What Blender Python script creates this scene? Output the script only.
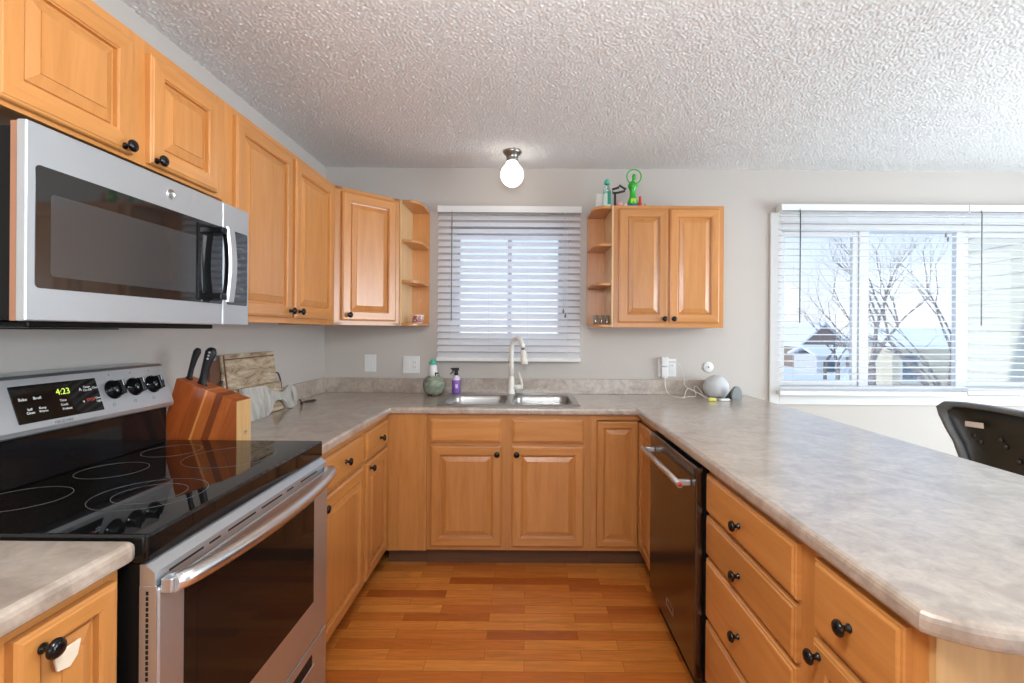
import bpy, bmesh, math, random
from mathutils import Vector, Matrix
PI = math.pi
scene = bpy.context.scene
for o in list(bpy.data.objects):
    bpy.data.objects.remove(o, do_unlink=True)
COL = scene.collection
rnd = random.Random(7)

# ------------------------------------------------------------------ camera
cam_d = bpy.data.cameras.new('camera')
cam = bpy.data.objects.new('camera', cam_d)
COL.objects.link(cam)
F_PX, CX, CY, YAW, ROLL, ZC = 485.41, 525.48, 330.85, 0.0016, 0.0069, 1.3443
cam_d.sensor_fit = 'HORIZONTAL'
cam_d.sensor_width = 36.0
cam_d.lens = 36.0 * F_PX / 1024.0
cam_d.shift_x = (512 - CX) / 1024.0
cam_d.shift_y = -(341.5 - CY) / 1024.0
cam_d.clip_start = 0.02
cam_d.clip_end = 500
cam.matrix_world = Matrix.Translation((0, 0, ZC)) @ Matrix.Rotation(YAW, 4, 'Z') @ Matrix.Rotation(PI / 2, 4, 'X') @ Matrix.Rotation(ROLL, 4, 'Z')
scene.camera = cam

# ------------------------------------------------------------------ exposure
vs = scene.view_settings
vs.view_transform = 'Standard'
vs.look = 'None'
vs.gamma = 1.0
vs.use_curve_mapping = False
vs.exposure = 0.55

# ------------------------------------------------------------------ sky
world = bpy.data.worlds.new('winter_sky')
scene.world = world
world.use_nodes = True
wn, wl = world.node_tree.nodes, world.node_tree.links
wn.clear()
wout = wn.new('ShaderNodeOutputWorld')
wbg = wn.new('ShaderNodeBackground')
wtc = wn.new('ShaderNodeTexCoord')
wsep = wn.new('ShaderNodeSeparateXYZ')
wramp = wn.new('ShaderNodeValToRGB')
wl.new(wtc.outputs['Generated'], wsep.inputs[0])
wl.new(wsep.outputs['Z'], wramp.inputs[0])
wl.new(wramp.outputs[0], wbg.inputs[0])
wl.new(wbg.outputs[0], wout.inputs[0])
el = wramp.color_ramp.elements
el[0].position = 0.0
el[0].color = (0.86, 0.89, 0.96, 1)
el[1].position = 0.9
el[1].color = (0.25, 0.45, 0.85, 1)
e = el.new(0.10); e.color = (0.74, 0.82, 0.96, 1)
e = el.new(0.24); e.color = (0.54, 0.68, 0.92, 1)
WORLD_STRENGTH = 0.90
wbg.inputs[1].default_value = WORLD_STRENGTH

# room bounds
XL, XR, YF, YB, H = -1.39, 4.6, -3.2, 3.344, 2.467

# ------------------------------------------------------------------ added area lights in place of daylight
def area(name, loc, rot, sx, sy, power, col):
    d = bpy.data.lights.new(name, 'AREA')
    d.shape = 'RECTANGLE'
    d.size, d.size_y = sx, sy
    d.energy = power
    d.color = col
    o = bpy.data.objects.new(name, d)
    o.location = loc
    o.rotation_euler = rot
    COL.objects.link(o)
    return o
# added fill at made-up openings: right wall and wall behind the camera
area('right_fill', (XR - 0.03, 1.0, 1.15), (0, PI / 2, 0), 2.0, 2.6, 105, (0.80, 0.92, 1.0))
area('rear_fill', (0.9, YF + 0.03, 1.65), (PI / 2, 0, 0), 3.6, 1.1, 30, (0.82, 0.93, 1.0))
# added point lights out of view that brighten the kitchen and dining sides
def lamp(name, loc, r, power, col):
    d = bpy.data.lights.new(name, 'POINT'); d.energy = power; d.color = col; d.shadow_soft_size = r
    o = bpy.data.objects.new(name, d); o.location = loc; COL.objects.link(o)
lamp('kitchen_fill', (0.0, 0.35, H - 0.62), 0.18, 42, (0.95, 0.98, 1.0))
lamp('dining_fill', (2.9, 1.40, H - 0.75), 0.18, 18, (0.92, 0.97, 1.0))
# low winter sun from behind the house
sd = bpy.data.lights.new('winter_sun', 'SUN'); sd.energy = 1.3; sd.angle = 0.02; sd.color = (1.0, 0.95, 0.88)
so_ = bpy.data.objects.new('winter_sun', sd); COL.objects.link(so_)
so_.rotation_euler = Vector((0.85, 0.12, -0.50)).to_track_quat('-Z', 'Y').to_euler()

# ================================================================== materials
MATS = {}
def nodes_of(m):
    m.use_nodes = True
    return m.node_tree.nodes, m.node_tree.links
def simple(name, col, rough=0.5, metal=0.0, spec=0.5, bump=None, emit=None, coat=0.0, aniso=None, noise=None):
    m = bpy.data.materials.new(name)
    n, l = nodes_of(m)
    b = n['Principled BSDF']
    b.inputs['Base Color'].default_value = (*col, 1)
    b.inputs['Roughness'].default_value = rough
    b.inputs['Metallic'].default_value = metal
    b.inputs['Specular IOR Level'].default_value = spec
    b.inputs['Coat Weight'].default_value = coat
    tc = n.new('ShaderNodeTexCoord')
    if emit:
        b.inputs['Emission Color'].default_value = (*emit[0], 1)
        b.inputs['Emission Strength'].default_value = emit[1]
    if noise:            # (scale, amount)
        t = n.new('ShaderNodeTexNoise'); t.inputs['Scale'].default_value = noise[0]; t.inputs['Detail'].default_value = 4
        l.new(tc.outputs['Object'], t.inputs['Vector'])
        mx = n.new('ShaderNodeMix'); mx.data_type = 'RGBA'
        mx.inputs[6].default_value = (*[c * (1 - noise[1]) for c in col], 1)
        mx.inputs[7].default_value = (*[min(1, c * (1 + noise[1])) for c in col], 1)
        l.new(t.outputs['Fac'], mx.inputs[0]); l.new(mx.outputs[2], b.inputs['Base Color'])
    if bump:             # (scale, strength, distance)
        t = n.new('ShaderNodeTexNoise'); t.inputs['Scale'].default_value = bump[0]; t.inputs['Detail'].default_value = 3
        l.new(tc.outputs['Object'], t.inputs['Vector'])
        bp = n.new('ShaderNodeBump'); bp.inputs['Strength'].default_value = bump[1]; bp.inputs['Distance'].default_value = bump[2]
        l.new(t.outputs['Fac'], bp.inputs['Height']); l.new(bp.outputs[0], b.inputs['Normal'])
    MATS[name] = m
    return m

def wood(name, stretch, c1, c2, c3, rough=0.33, rand=0.10, fine=1.0):
    m = bpy.data.materials.new(name)
    n, l = nodes_of(m)
    b = n['Principled BSDF']
    tc = n.new('ShaderNodeTexCoord')
    oi = n.new('ShaderNodeObjectInfo')
    add = n.new('ShaderNodeVectorMath'); add.operation = 'ADD'
    sc = n.new('ShaderNodeVectorMath'); sc.operation = 'SCALE'; sc.inputs['Scale'].default_value = 37.0
    cmb = n.new('ShaderNodeCombineXYZ')
    for i in range(3): l.new(oi.outputs['Random'], cmb.inputs[i])
    l.new(cmb.outputs[0], sc.inputs[0])
    l.new(tc.outputs['Object'], add.inputs[0]); l.new(sc.outputs[0], add.inputs[1])
    mp = n.new('ShaderNodeMapping'); mp.inputs['Scale'].default_value = stretch
    l.new(add.outputs[0], mp.inputs[0])
    t1 = n.new('ShaderNodeTexNoise'); t1.inputs['Scale'].default_value = 1.3; t1.inputs['Detail'].default_value = 5; t1.inputs['Roughness'].default_value = 0.6; t1.inputs['Distortion'].default_value = 1.6
    t2 = n.new('ShaderNodeTexNoise'); t2.inputs['Scale'].default_value = 9; t2.inputs['Detail'].default_value = 3
    l.new(mp.outputs[0], t1.inputs['Vector']); l.new(mp.outputs[0], t2.inputs['Vector'])
    r = n.new('ShaderNodeValToRGB'); l.new(t1.outputs['Fac'], r.inputs[0])
    r.color_ramp.elements[0].position = 0.28; r.color_ramp.elements[0].color = (*c1, 1)
    r.color_ramp.elements[1].position = 0.78; r.color_ramp.elements[1].color = (*c3, 1)
    k = r.color_ramp.elements.new(0.5); k.color = (*c2, 1)
    mm = n.new('ShaderNodeMapRange'); l.new(t2.outputs['Fac'], mm.inputs[0]); mm.inputs[3].default_value = 1 - 0.13 * fine; mm.inputs[4].default_value = 1 + 0.10 * fine
    rr = n.new('ShaderNodeMapRange'); l.new(oi.outputs['Random'], rr.inputs[0]); rr.inputs[3].default_value = 1 - rand; rr.inputs[4].default_value = 1 + rand * 0.6
    mu = n.new('ShaderNodeMath'); mu.operation = 'MULTIPLY'; l.new(mm.outputs[0], mu.inputs[0]); l.new(rr.outputs[0], mu.inputs[1])
    vm = n.new('ShaderNodeVectorMath'); vm.operation = 'SCALE'; l.new(r.outputs[0], vm.inputs[0]); l.new(mu.outputs[0], vm.inputs['Scale'])
    l.new(vm.outputs[0], b.inputs['Base Color'])
    b.inputs['Roughness'].default_value = rough
    b.inputs['Coat Weight'].default_value = 0.45
    b.inputs['Coat Roughness'].default_value = 0.22
    MATS[name] = m
    return m
MW = (0.60, 0.305, 0.105)
W1, W2, W3 = (0.48, 0.188, 0.042), (0.555, 0.232, 0.060), (0.61, 0.272, 0.080)
wood('maple_v', (9, 9, 0.9), W1, W2, W3)
wood('maple_h', (0.9, 0.9, 11), W1, W2, W3)
wood('maple_in', (6, 6, 0.9), (0.66, 0.42, 0.20), (0.70, 0.46, 0.23), (0.74, 0.50, 0.26), rough=0.45)
wood('oak_end', (9, 9, 1), (0.55, 0.30, 0.11), (0.62, 0.36, 0.14), (0.68, 0.42, 0.18))
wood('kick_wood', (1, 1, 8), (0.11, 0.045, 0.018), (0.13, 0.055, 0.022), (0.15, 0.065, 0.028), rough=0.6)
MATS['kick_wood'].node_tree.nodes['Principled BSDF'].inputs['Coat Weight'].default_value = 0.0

# plaster walls
simple('wall_paint', (0.52, 0.475, 0.435), 0.75, bump=(180, 0.12, 0.003))
simple('beige_bounce', (0.46, 0.43, 0.39), 0.95, bump=(400, 0.5, 0.004))  # unseen dining floor, beige added to cut the orange bounce light
simple('white_paint', (0.66, 0.655, 0.64), 0.45)
simple('white_plastic', (0.72, 0.715, 0.70), 0.35)
simple('cream_enamel', (0.78, 0.75, 0.68), 0.25, coat=0.3)
simple('steel', (0.64, 0.675, 0.70), 0.46, 1.0)
simple('steel_bright', (0.74, 0.74, 0.74), 0.28, 1.0)
simple('steel_sink', (0.40, 0.39, 0.375), 0.30, 1.0)
simple('dark_steel', (0.13, 0.115, 0.105), 0.20, 1.0)
simple('black_gloss', (0.005, 0.005, 0.006), 0.06, spec=0.35)
simple('black_glass', (0.005, 0.005, 0.005), 0.03, spec=0.4)
simple('oven_glass', (0.014, 0.008, 0.006), 0.05, spec=0.16)
simple('mw_glass', (0.010, 0.010, 0.010), 0.05, spec=0.9)
simple('mw_mesh', (0.035, 0.038, 0.04), 0.10, spec=0.9)
simple('black_enamel', (0.006, 0.006, 0.006), 0.35, spec=0.15)
simple('black_plastic', (0.010, 0.010, 0.010), 0.42, bump=(300, 0.1, 0.001))
simple('black_knob', (0.006, 0.005, 0.005), 0.16, spec=0.35)
simple('ring_grey', (0.13, 0.125, 0.12), 0.3)
simple('brushed_line', (0.42, 0.42, 0.42), 0.3, 1.0)
simple('display_green', (0.02, 0.03, 0.01), 0.4, emit=((0.62, 0.85, 0.10), 0.9))
simple('print_white', (0.75, 0.75, 0.72), 0.5)
simple('print_grey', (0.20, 0.20, 0.20), 0.5)
simple('print_red', (0.55, 0.06, 0.04), 0.5)
simple('red_badge', (0.45, 0.02, 0.015), 0.3)
simple('snow', (0.86, 0.89, 0.94), 0.8, bump=(3, 0.3, 0.05))
simple('bark', (0.24, 0.19, 0.17), 0.9, noise=(6, 0.25))
simple('beige_siding', (0.62, 0.53, 0.38), 0.8, noise=(1.2, 0.08))
simple('brown_siding', (0.34, 0.25, 0.20), 0.8, noise=(1.2, 0.15))
simple('roof_brown', (0.26, 0.23, 0.22), 0.8, noise=(2, 0.2))
simple('window_dark', (0.10, 0.14, 0.17), 0.1)
simple('fence_wood', (0.30, 0.20, 0.14), 0.9)
simple('chair_grey', (0.11, 0.115, 0.12), 0.38, bump=(250, 0.2, 0.002))
simple('label_paper', (0.72, 0.63, 0.56), 0.6)
simple('speaker_fabric', (0.58, 0.59, 0.60), 0.85, bump=(500, 0.4, 0.002))
simple('speaker_grey', (0.24, 0.26, 0.26), 0.7)
simple('yellow_print', (0.80, 0.75, 0.18), 0.5)
simple('cord_white', (0.74, 0.70, 0.64), 0.5)
simple('cord_dark', (0.05, 0.035, 0.028), 0.8)
simple('teal', (0.06, 0.45, 0.32), 0.35)
simple('mint', (0.55, 0.74, 0.66), 0.25)
simple('teal_dark', (0.01, 0.22, 0.15), 0.35)
simple('purple', (0.22, 0.10, 0.42), 0.35)
simple('lavender', (0.72, 0.62, 0.80), 0.35)
simple('green_plastic', (0.03, 0.42, 0.03), 0.2, noise=(30, 0.3))
simple('lime_plastic', (0.38, 0.62, 0.05), 0.3)
simple('blue_plastic', (0.02, 0.16, 0.35), 0.3)
simple('red_plastic', (0.55, 0.04, 0.03), 0.35)
simple('pink', (0.75, 0.35, 0.36), 0.5)
simple('gold', (0.62, 0.45, 0.16), 0.35)
simple('fixture_metal', (0.30, 0.29, 0.27), 0.3, 1.0)
simple('leather_black', (0.01, 0.01, 0.01), 0.4)
simple('iron', (0.08, 0.07, 0.065), 0.45, 0.8)
simple('latch_white', (0.70, 0.60, 0.47), 0.4)
simple('mw_reflection', (0.50, 0.25, 0.15), 0.3, 0.6)  # orange reflection of the cabinets put into the colour
simple('slot_dark', (0.004, 0.004, 0.004), 0.6)

# globe that gives off light
simple('lit_globe', (0.9, 0.9, 0.88), 0.3, emit=((1.0, 0.93, 0.84), 2.6))

# thin clear glass (reflects a little, lets light through)
def thin_glass(name, tint=(0.97, 0.985, 0.98), refl=0.012):
    m = bpy.data.materials.new(name)
    n, l = nodes_of(m); n.clear()
    o = n.new('ShaderNodeOutputMaterial'); t = n.new('ShaderNodeBsdfTransparent'); g = n.new('ShaderNodeBsdfGlossy'); x = n.new('ShaderNodeMixShader')
    t.inputs[0].default_value = (*tint, 1); g.inputs['Roughness'].default_value = 0.02
    x.inputs[0].default_value = refl
    l.new(t.outputs[0], x.inputs[1]); l.new(g.outputs[0], x.inputs[2]); l.new(x.outputs[0], o.inputs[0])
    MATS[name] = m
thin_glass('pane_glass')
thin_glass('clear_glass', (0.80, 0.84, 0.84), 0.22)
thin_glass('bottle_clear', (0.72, 0.86, 0.82), 0.15)

# blind slats: white, letting some daylight through
def slat_mat(name, col, tr):
    m = bpy.data.materials.new(name)
    n, l = nodes_of(m); n.clear()
    o = n.new('ShaderNodeOutputMaterial'); d = n.new('ShaderNodeBsdfDiffuse'); t = n.new('ShaderNodeBsdfTranslucent'); x = n.new('ShaderNodeMixShader')
    d.inputs[0].default_value = (*col, 1); t.inputs[0].default_value = (*col, 1); x.inputs[0].default_value = tr
    l.new(d.outputs[0], x.inputs[1]); l.new(t.outputs[0], x.inputs[2]); l.new(x.outputs[0], o.inputs[0])
    MATS[name] = m
slat_mat('slat_white', (0.97, 0.97, 0.98), 0.72)

# popcorn ceiling
simple('popcorn', (0.80, 0.80, 0.795), 0.95)

# laminate worktop
def laminate():
    m = bpy.data.materials.new('laminate'); n, l = nodes_of(m); b = n['Principled BSDF']
    tc = n.new('ShaderNodeTexCoord')
    def nz(s, d, dist=0.0, stretch=None):
        t = n.new('ShaderNodeTexNoise'); t.inputs['Scale'].default_value = s; t.inputs['Detail'].default_value = d; t.inputs['Roughness'].default_value = 0.62; t.inputs['Distortion'].default_value = dist
        l.new(tc.outputs['Object'], t.inputs['Vector'])
        return t
    a = nz(7, 7, 1.2); c = nz(38, 5, 0.6)
    r = n.new('ShaderNodeValToRGB'); l.new(a.outputs['Fac'], r.inputs[0])
    r.color_ramp.elements[0].position = 0.30; r.color_ramp.elements[0].color = (0.28, 0.215, 0.165, 1)
    r.color_ramp.elements[1].position = 0.72; r.color_ramp.elements[1].color = (0.50, 0.42, 0.345, 1)
    k = r.color_ramp.elements.new(0.5); k.color = (0.40, 0.325, 0.262, 1)
    r2 = n.new('ShaderNodeMapRange'); l.new(c.outputs['Fac'], r2.inputs[0]); r2.inputs[1].default_value = 0.3; r2.inputs[2].default_value = 0.7; r2.inputs[3].default_value = 0.80; r2.inputs[4].default_value = 1.14
    s = n.new('ShaderNodeVectorMath'); s.operation = 'SCALE'; l.new(r.outputs[0], s.inputs[0]); l.new(r2.outputs[0], s.inputs['Scale'])
    l.new(s.outputs[0], b.inputs['Base Color'])
    rr = n.new('ShaderNodeMapRange'); l.new(a.outputs['Fac'], rr.inputs[0]); rr.inputs[3].default_value = 0.24; rr.inputs[4].default_value = 0.36
    l.new(rr.outputs[0], b.inputs['Roughness'])
    b.inputs['Specular IOR Level'].default_value = 0.9
    b.inputs['Coat Weight'].default_value = 0.7; b.inputs['Coat Roughness'].default_value = 0.17; b.inputs['Coat IOR'].default_value = 1.6
    MATS['laminate'] = m
laminate()

# strip floor, boards running along x
def floor_mat():
    m = bpy.data.materials.new('strip_floor'); n, l = nodes_of(m); b = n['Principled BSDF']
    tc = n.new('ShaderNodeTexCoord')
    br = n.new('ShaderNodeTexBrick'); br.offset = 0.41; br.offset_frequency = 2; br.squash = 1.0
    br.inputs['Scale'].default_value = 1.0; br.inputs['Mortar Size'].default_value = 0.0009; br.inputs['Mortar Smooth'].default_value = 0.3
    br.inputs['Brick Width'].default_value = 0.40; br.inputs['Row Height'].default_value = 0.066; br.inputs['Bias'].default_value = 0.0
    br.inputs['Color1'].default_value = (0, 0, 0, 1); br.inputs['Color2'].default_value = (1, 1, 1, 1); br.inputs['Mortar'].default_value = (0.25, 0.25, 0.25, 1)
    l.new(tc.outputs['Object'], br.inputs['Vector'])
    # rows get their own shift so joints do not line up
    ramp = n.new('ShaderNodeValToRGB'); l.new(br.outputs['Color'], ramp.inputs[0])
    e = ramp.color_ramp.elements
    e[0].position = 0.0; e[0].color = (0.38, 0.088, 0.012, 1)
    e[1].position = 1.0; e[1].color = (0.66, 0.245, 0.048, 1)
    k = e.new(0.35); k.color = (0.54, 0.155, 0.024, 1)
    k = e.new(0.7); k.color = (0.61, 0.205, 0.036, 1)
    mp = n.new('ShaderNodeMapping'); mp.inputs['Scale'].default_value = (1.3, 16, 1)
    sc = n.new('ShaderNodeVectorMath'); sc.operation = 'SCALE'; sc.inputs['Scale'].default_value = 13
    ad = n.new('ShaderNodeVectorMath'); ad.operation = 'ADD'
    l.new(br.outputs['Color'], sc.inputs[0]); l.new(tc.outputs['Object'], ad.inputs[0]); l.new(sc.outputs[0], ad.inputs[1]); l.new(ad.outputs[0], mp.inputs[0])
    t = n.new('ShaderNodeTexNoise'); t.inputs['Scale'].default_value = 2.2; t.inputs['Detail'].default_value = 6; t.inputs['Distortion'].default_value = 2.2; t.inputs['Roughness'].default_value = 0.6
    l.new(mp.outputs[0], t.inputs['Vector'])
    mr = n.new('ShaderNodeMapRange'); l.new(t.outputs['Fac'], mr.inputs[0]); mr.inputs[1].default_value = 0.3; mr.inputs[2].default_value = 0.7; mr.inputs[3].default_value = 0.78; mr.inputs[4].default_value = 1.18
    s = n.new('ShaderNodeVectorMath'); s.operation = 'SCALE'; l.new(ramp.outputs[0], s.inputs[0]); l.new(mr.outputs[0], s.inputs['Scale'])
    mo = n.new('ShaderNodeMix'); mo.data_type = 'RGBA'; mo.inputs[7].default_value = (0.22, 0.07, 0.015, 1)
    l.new(br.outputs['Fac'], mo.inputs[0]); l.new(s.outputs[0], mo.inputs[6]); l.new(mo.outputs[2], b.inputs['Base Color'])
    b.inputs['Roughness'].default_value = 0.30
    MATS['strip_floor'] = m
floor_mat()

# knife block lamination: slanting bands of acacia
def knife_block_mat():
    m = bpy.data.materials.new('block_wood'); n, l = nodes_of(m); b = n['Principled BSDF']
    tc = n.new('ShaderNodeTexCoord')
    mp = n.new('ShaderNodeMapping'); mp.inputs['Rotation'].default_value = (0, math.radians(-19), 0)
    l.new(tc.outputs['Object'], mp.inputs[0])
    sp = n.new('ShaderNodeSeparateXYZ'); l.new(mp.outputs[0], sp.inputs[0])
    mr = n.new('ShaderNodeMapRange'); l.new(sp.outputs['X'], mr.inputs[0]); mr.inputs[1].default_value = -0.13; mr.inputs[2].default_value = 0.13
    r = n.new('ShaderNodeValToRGB'); r.color_ramp.interpolation = 'CONSTANT'; l.new(mr.outputs[0], r.inputs[0])
    e = r.color_ramp.elements
    e[0].position = 0; e[0].color = (0.40, 0.085, 0.018, 1)
    e[1].position = 0.30; e[1].color = (0.33, 0.07, 0.014, 1)
    for p, c in ((0.46, (0.70, 0.26, 0.06)), (0.49, (0.46, 0.115, 0.022)), (0.62, (0.20, 0.045, 0.012)), (0.72, (0.44, 0.11, 0.022)), (0.85, (0.34, 0.08, 0.018))):
        k = e.new(p); k.color = (*c, 1)
    t = n.new('ShaderNodeTexNoise'); t.inputs['Scale'].default_value = 14; t.inputs['Detail'].default_value = 5; t.inputs['Distortion'].default_value = 1.5
    mp2 = n.new('ShaderNodeMapping'); mp2.inputs['Scale'].default_value = (4, 4, 0.5); l.new(mp.outputs[0], mp2.inputs[0]); l.new(mp2.outputs[0], t.inputs['Vector'])
    q = n.new('ShaderNodeMapRange'); l.new(t.outputs['Fac'], q.inputs[0]); q.inputs[3].default_value = 0.65; q.inputs[4].default_value = 1.4
    s = n.new('ShaderNodeVectorMath'); s.operation = 'SCALE'; l.new(r.outputs[0], s.inputs[0]); l.new(q.outputs[0], s.inputs['Scale']); l.new(s.outputs[0], b.inputs['Base Color'])
    b.inputs['Roughness'].default_value = 0.3
    MATS['block_wood'] = m
knife_block_mat()

# weathered boards
def weathered(name, c1, c2, c3, stretch, scale=3.0):
    m = bpy.data.materials.new(name); n, l = nodes_of(m); b = n['Principled BSDF']
    tc = n.new('ShaderNodeTexCoord'); mp = n.new('ShaderNodeMapping'); mp.inputs['Scale'].default_value = stretch
    l.new(tc.outputs['Object'], mp.inputs[0])
    t = n.new('ShaderNodeTexNoise'); t.inputs['Scale'].default_value = scale; t.inputs['Detail'].default_value = 8; t.inputs['Roughness'].default_value = 0.72; t.inputs['Distortion'].default_value = 0.8
    l.new(mp.outputs[0], t.inputs['Vector'])
    r = n.new('ShaderNodeValToRGB'); l.new(t.outputs['Fac'], r.inputs[0])
    e = r.color_ramp.elements; e[0].position = 0.30; e[0].color = (*c1, 1); e[1].position = 0.62; e[1].color = (*c3, 1); k = e.new(0.47); k.color = (*c2, 1)
    l.new(r.outputs[0], b.inputs['Base Color']); b.inputs['Roughness'].default_value = 0.8
    MATS[name] = m
weathered('rustic_wood', (0.10, 0.06, 0.035), (0.38, 0.28, 0.18), (0.56, 0.47, 0.34), (1.0, 1.4, 6), 5.5)
weathered('grey_wash', (0.20, 0.18, 0.155), (0.42, 0.40, 0.36), (0.54, 0.52, 0.48), (1, 5, 1.5), 4)
weathered('jar_glaze', (0.10, 0.115, 0.08), (0.20, 0.23, 0.17), (0.34, 0.37, 0.28), (3, 3, 6), 6)
weathered('cup_pattern', (0.06, 0.04, 0.10), (0.40, 0.12, 0.10), (0.85, 0.83, 0.80), (14, 14, 14), 4)
simple('brown_board', (0.13, 0.055, 0.028), 0.5)

# ================================================================== mesh builder
ORIG = {}
def wpos(o):
    return ORIG.get(o.name, Vector((0, 0, 0)))

class MB:
    def __init__(s, T=None):
        s.v, s.f, s.m, s.sm = [], [], [], []
        s.T = T or Matrix.Identity(4)
    def add(s, verts, faces, mi=0, smooth=False, T=None):
        T = s.T @ T if T is not None else s.T
        b = len(s.v)
        flip = T.to_3x3().determinant() < 0
        s.v += [T @ Vector(p) for p in verts]
        for f in faces:
            f = [b + i for i in f]
            s.f.append(f[::-1] if flip else f); s.m.append(mi); s.sm.append(smooth)
        return s
    def bm(s, bm, mi=0, smooth=False, T=None):
        bm.verts.index_update()
        s.add([v.co.copy() for v in bm.verts], [[v.index for v in f.verts] for f in bm.faces], mi, smooth, T)
        bm.free(); return s
    def box(s, x0, x1, y0, y1, z0, z1, bev=0.0, mi=0, T=None, seg=2):
        x0, x1 = min(x0, x1), max(x0, x1); y0, y1 = min(y0, y1), max(y0, y1); z0, z1 = min(z0, z1), max(z0, z1)
        bm = bmesh.new()
        vs = [bm.verts.new(p) for p in ((x0, y0, z0), (x1, y0, z0), (x1, y1, z0), (x0, y1, z0), (x0, y0, z1), (x1, y0, z1), (x1, y1, z1), (x0, y1, z1))]
        for q in ((3, 2, 1, 0), (4, 5, 6, 7), (0, 1, 5, 4), (1, 2, 6, 5), (2, 3, 7, 6), (3, 0, 4, 7)):
            bm.faces.new([vs[i] for i in q])
        if bev > 0:
            bev = min(bev, 0.49 * min(x1 - x0, y1 - y0, z1 - z0))
            bmesh.ops.bevel(bm, geom=list(bm.edges), offset=bev, segments=seg, profile=0.5, affect='EDGES')
        return s.bm(bm, mi, False, T)
    def tube(s, pts, r, n=10, mi=0, cap=True, T=None, closed=False):
        pts = [Vector(p) for p in pts]
        R = r if isinstance(r, (list, tuple)) else [r] * len(pts)
        vs, fs = [], []
        up = None
        for i, p in enumerate(pts):
            if closed:
                d = (pts[(i + 1) % len(pts)] - pts[i - 1])
            else:
                d = (pts[min(i + 1, len(pts) - 1)] - pts[max(i - 1, 0)])
            d.normalize()
            if up is None:
                up = Vector((0, 0, 1)) if abs(d.z) < 0.9 else Vector((1, 0, 0))
            a = d.cross(up)
            if a.length < 1e-5: a = d.cross(Vector((0.3, 1, 0.2)))
            a.normalize(); b = a.cross(d).normalized(); up = b
            for k in range(n):
                t = 2 * PI * k / n
                vs.append(p + (a * math.cos(t) + b * math.sin(t)) * R[i])
        m = len(pts)
        for i in range(m if closed else m - 1):
            j = (i + 1) % m
            for k in range(n):
                k2 = (k + 1) % n
                fs.append((i * n + k, j * n + k, j * n + k2, i * n + k2))
        s.add(vs, fs, mi, True, T)
        if cap and not closed:
            s.add(vs[:n], [list(range(n))], mi, False, T)
            s.add(vs[-n:], [list(range(n))[::-1]], mi, False, T)
        return s
    def lathe(s, prof, n=24, mi=0, T=None, smooth=True, mats=None):
        # prof: (r, z) from bottom to top, about local z
        vs, fs, ms = [], [], []
        for r, z in prof:
            for k in range(n):
                t = 2 * PI * k / n
                vs.append((max(r, 1e-5) * math.cos(t), max(r, 1e-5) * math.sin(t), z))
        for i in range(len(prof) - 1):
            fs = []
            for k in range(n):
                k2 = (k + 1) % n
                fs.append((i * n + k, i * n + k2, (i + 1) * n + k2, (i + 1) * n + k))
            seg = [vs[j] for j in range(i * n, (i + 2) * n)]
            s.add(seg, [tuple(q - i * n for q in f) for f in fs], mats[i] if mats else mi, smooth, T)
        return s
    def prism(s, poly, z0, z1, mi=0, T=None, bev=0.0):
        # poly in xy, ccw
        bm = bmesh.new()
        a = [bm.verts.new((p[0], p[1], z0)) for p in poly]
        b = [bm.verts.new((p[0], p[1], z1)) for p in poly]
        n = len(poly)
        bm.faces.new(a[::-1]); bm.faces.new(b)
        for i in range(n):
            j = (i + 1) % n
            bm.faces.new((a[i], a[j], b[j], b[i]))
        bmesh.ops.recalc_face_normals(bm, faces=list(bm.faces))
        if bev > 0:
            bmesh.ops.bevel(bm, geom=list(bm.edges), offset=bev, segments=2, profile=0.5, affect='EDGES')
        return s.bm(bm, mi, False, T)
    def loft(s, rings, mi=0, cap0=True, cap1=True, smooth=False, T=None):
        n = len(rings[0]); vs = [p for r in rings for p in r]; fs = []
        for i in range(len(rings) - 1):
            for k in range(n):
                k2 = (k + 1) % n
                fs.append((i * n + k, i * n + k2, (i + 1) * n + k2, (i + 1) * n + k))
        if cap0: fs.append(tuple(range(n))[::-1])
        if cap1: fs.append(tuple((len(rings) - 1) * n + k for k in range(n)))
        return s.add(vs, fs, mi, smooth, T)
    def build(s, name, mats, parent=None, origin=None):
        if isinstance(mats, str): mats = [mats]
        xs = [p.x for p in s.v]; ys = [p.y for p in s.v]; zs = [p.z for p in s.v]
        if origin is None:
            origin = Vector(((min(xs) + max(xs)) / 2, (min(ys) + max(ys)) / 2, min(zs) if parent is None else (min(zs) + max(zs)) / 2))
        origin = Vector(origin)
        me = bpy.data.meshes.new(name)
        me.from_pydata([tuple(p - origin) for p in s.v], [], s.f)
        for k in mats: me.materials.append(MATS[k])
        me.polygons.foreach_set('material_index', s.m)
        me.polygons.foreach_set('use_smooth', s.sm)
        me.update()
        bm = bmesh.new(); bm.from_mesh(me)
        bmesh.ops.remove_doubles(bm, verts=bm.verts, dist=1e-6)
        bm.to_mesh(me); bm.free()
        o = bpy.data.objects.new(name, me)
        COL.objects.link(o)
        ORIG[o.name] = origin
        if parent is not None:
            o.parent = parent
            o.location = origin - wpos(parent)
        else:
            o.location = origin
        return o

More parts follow.
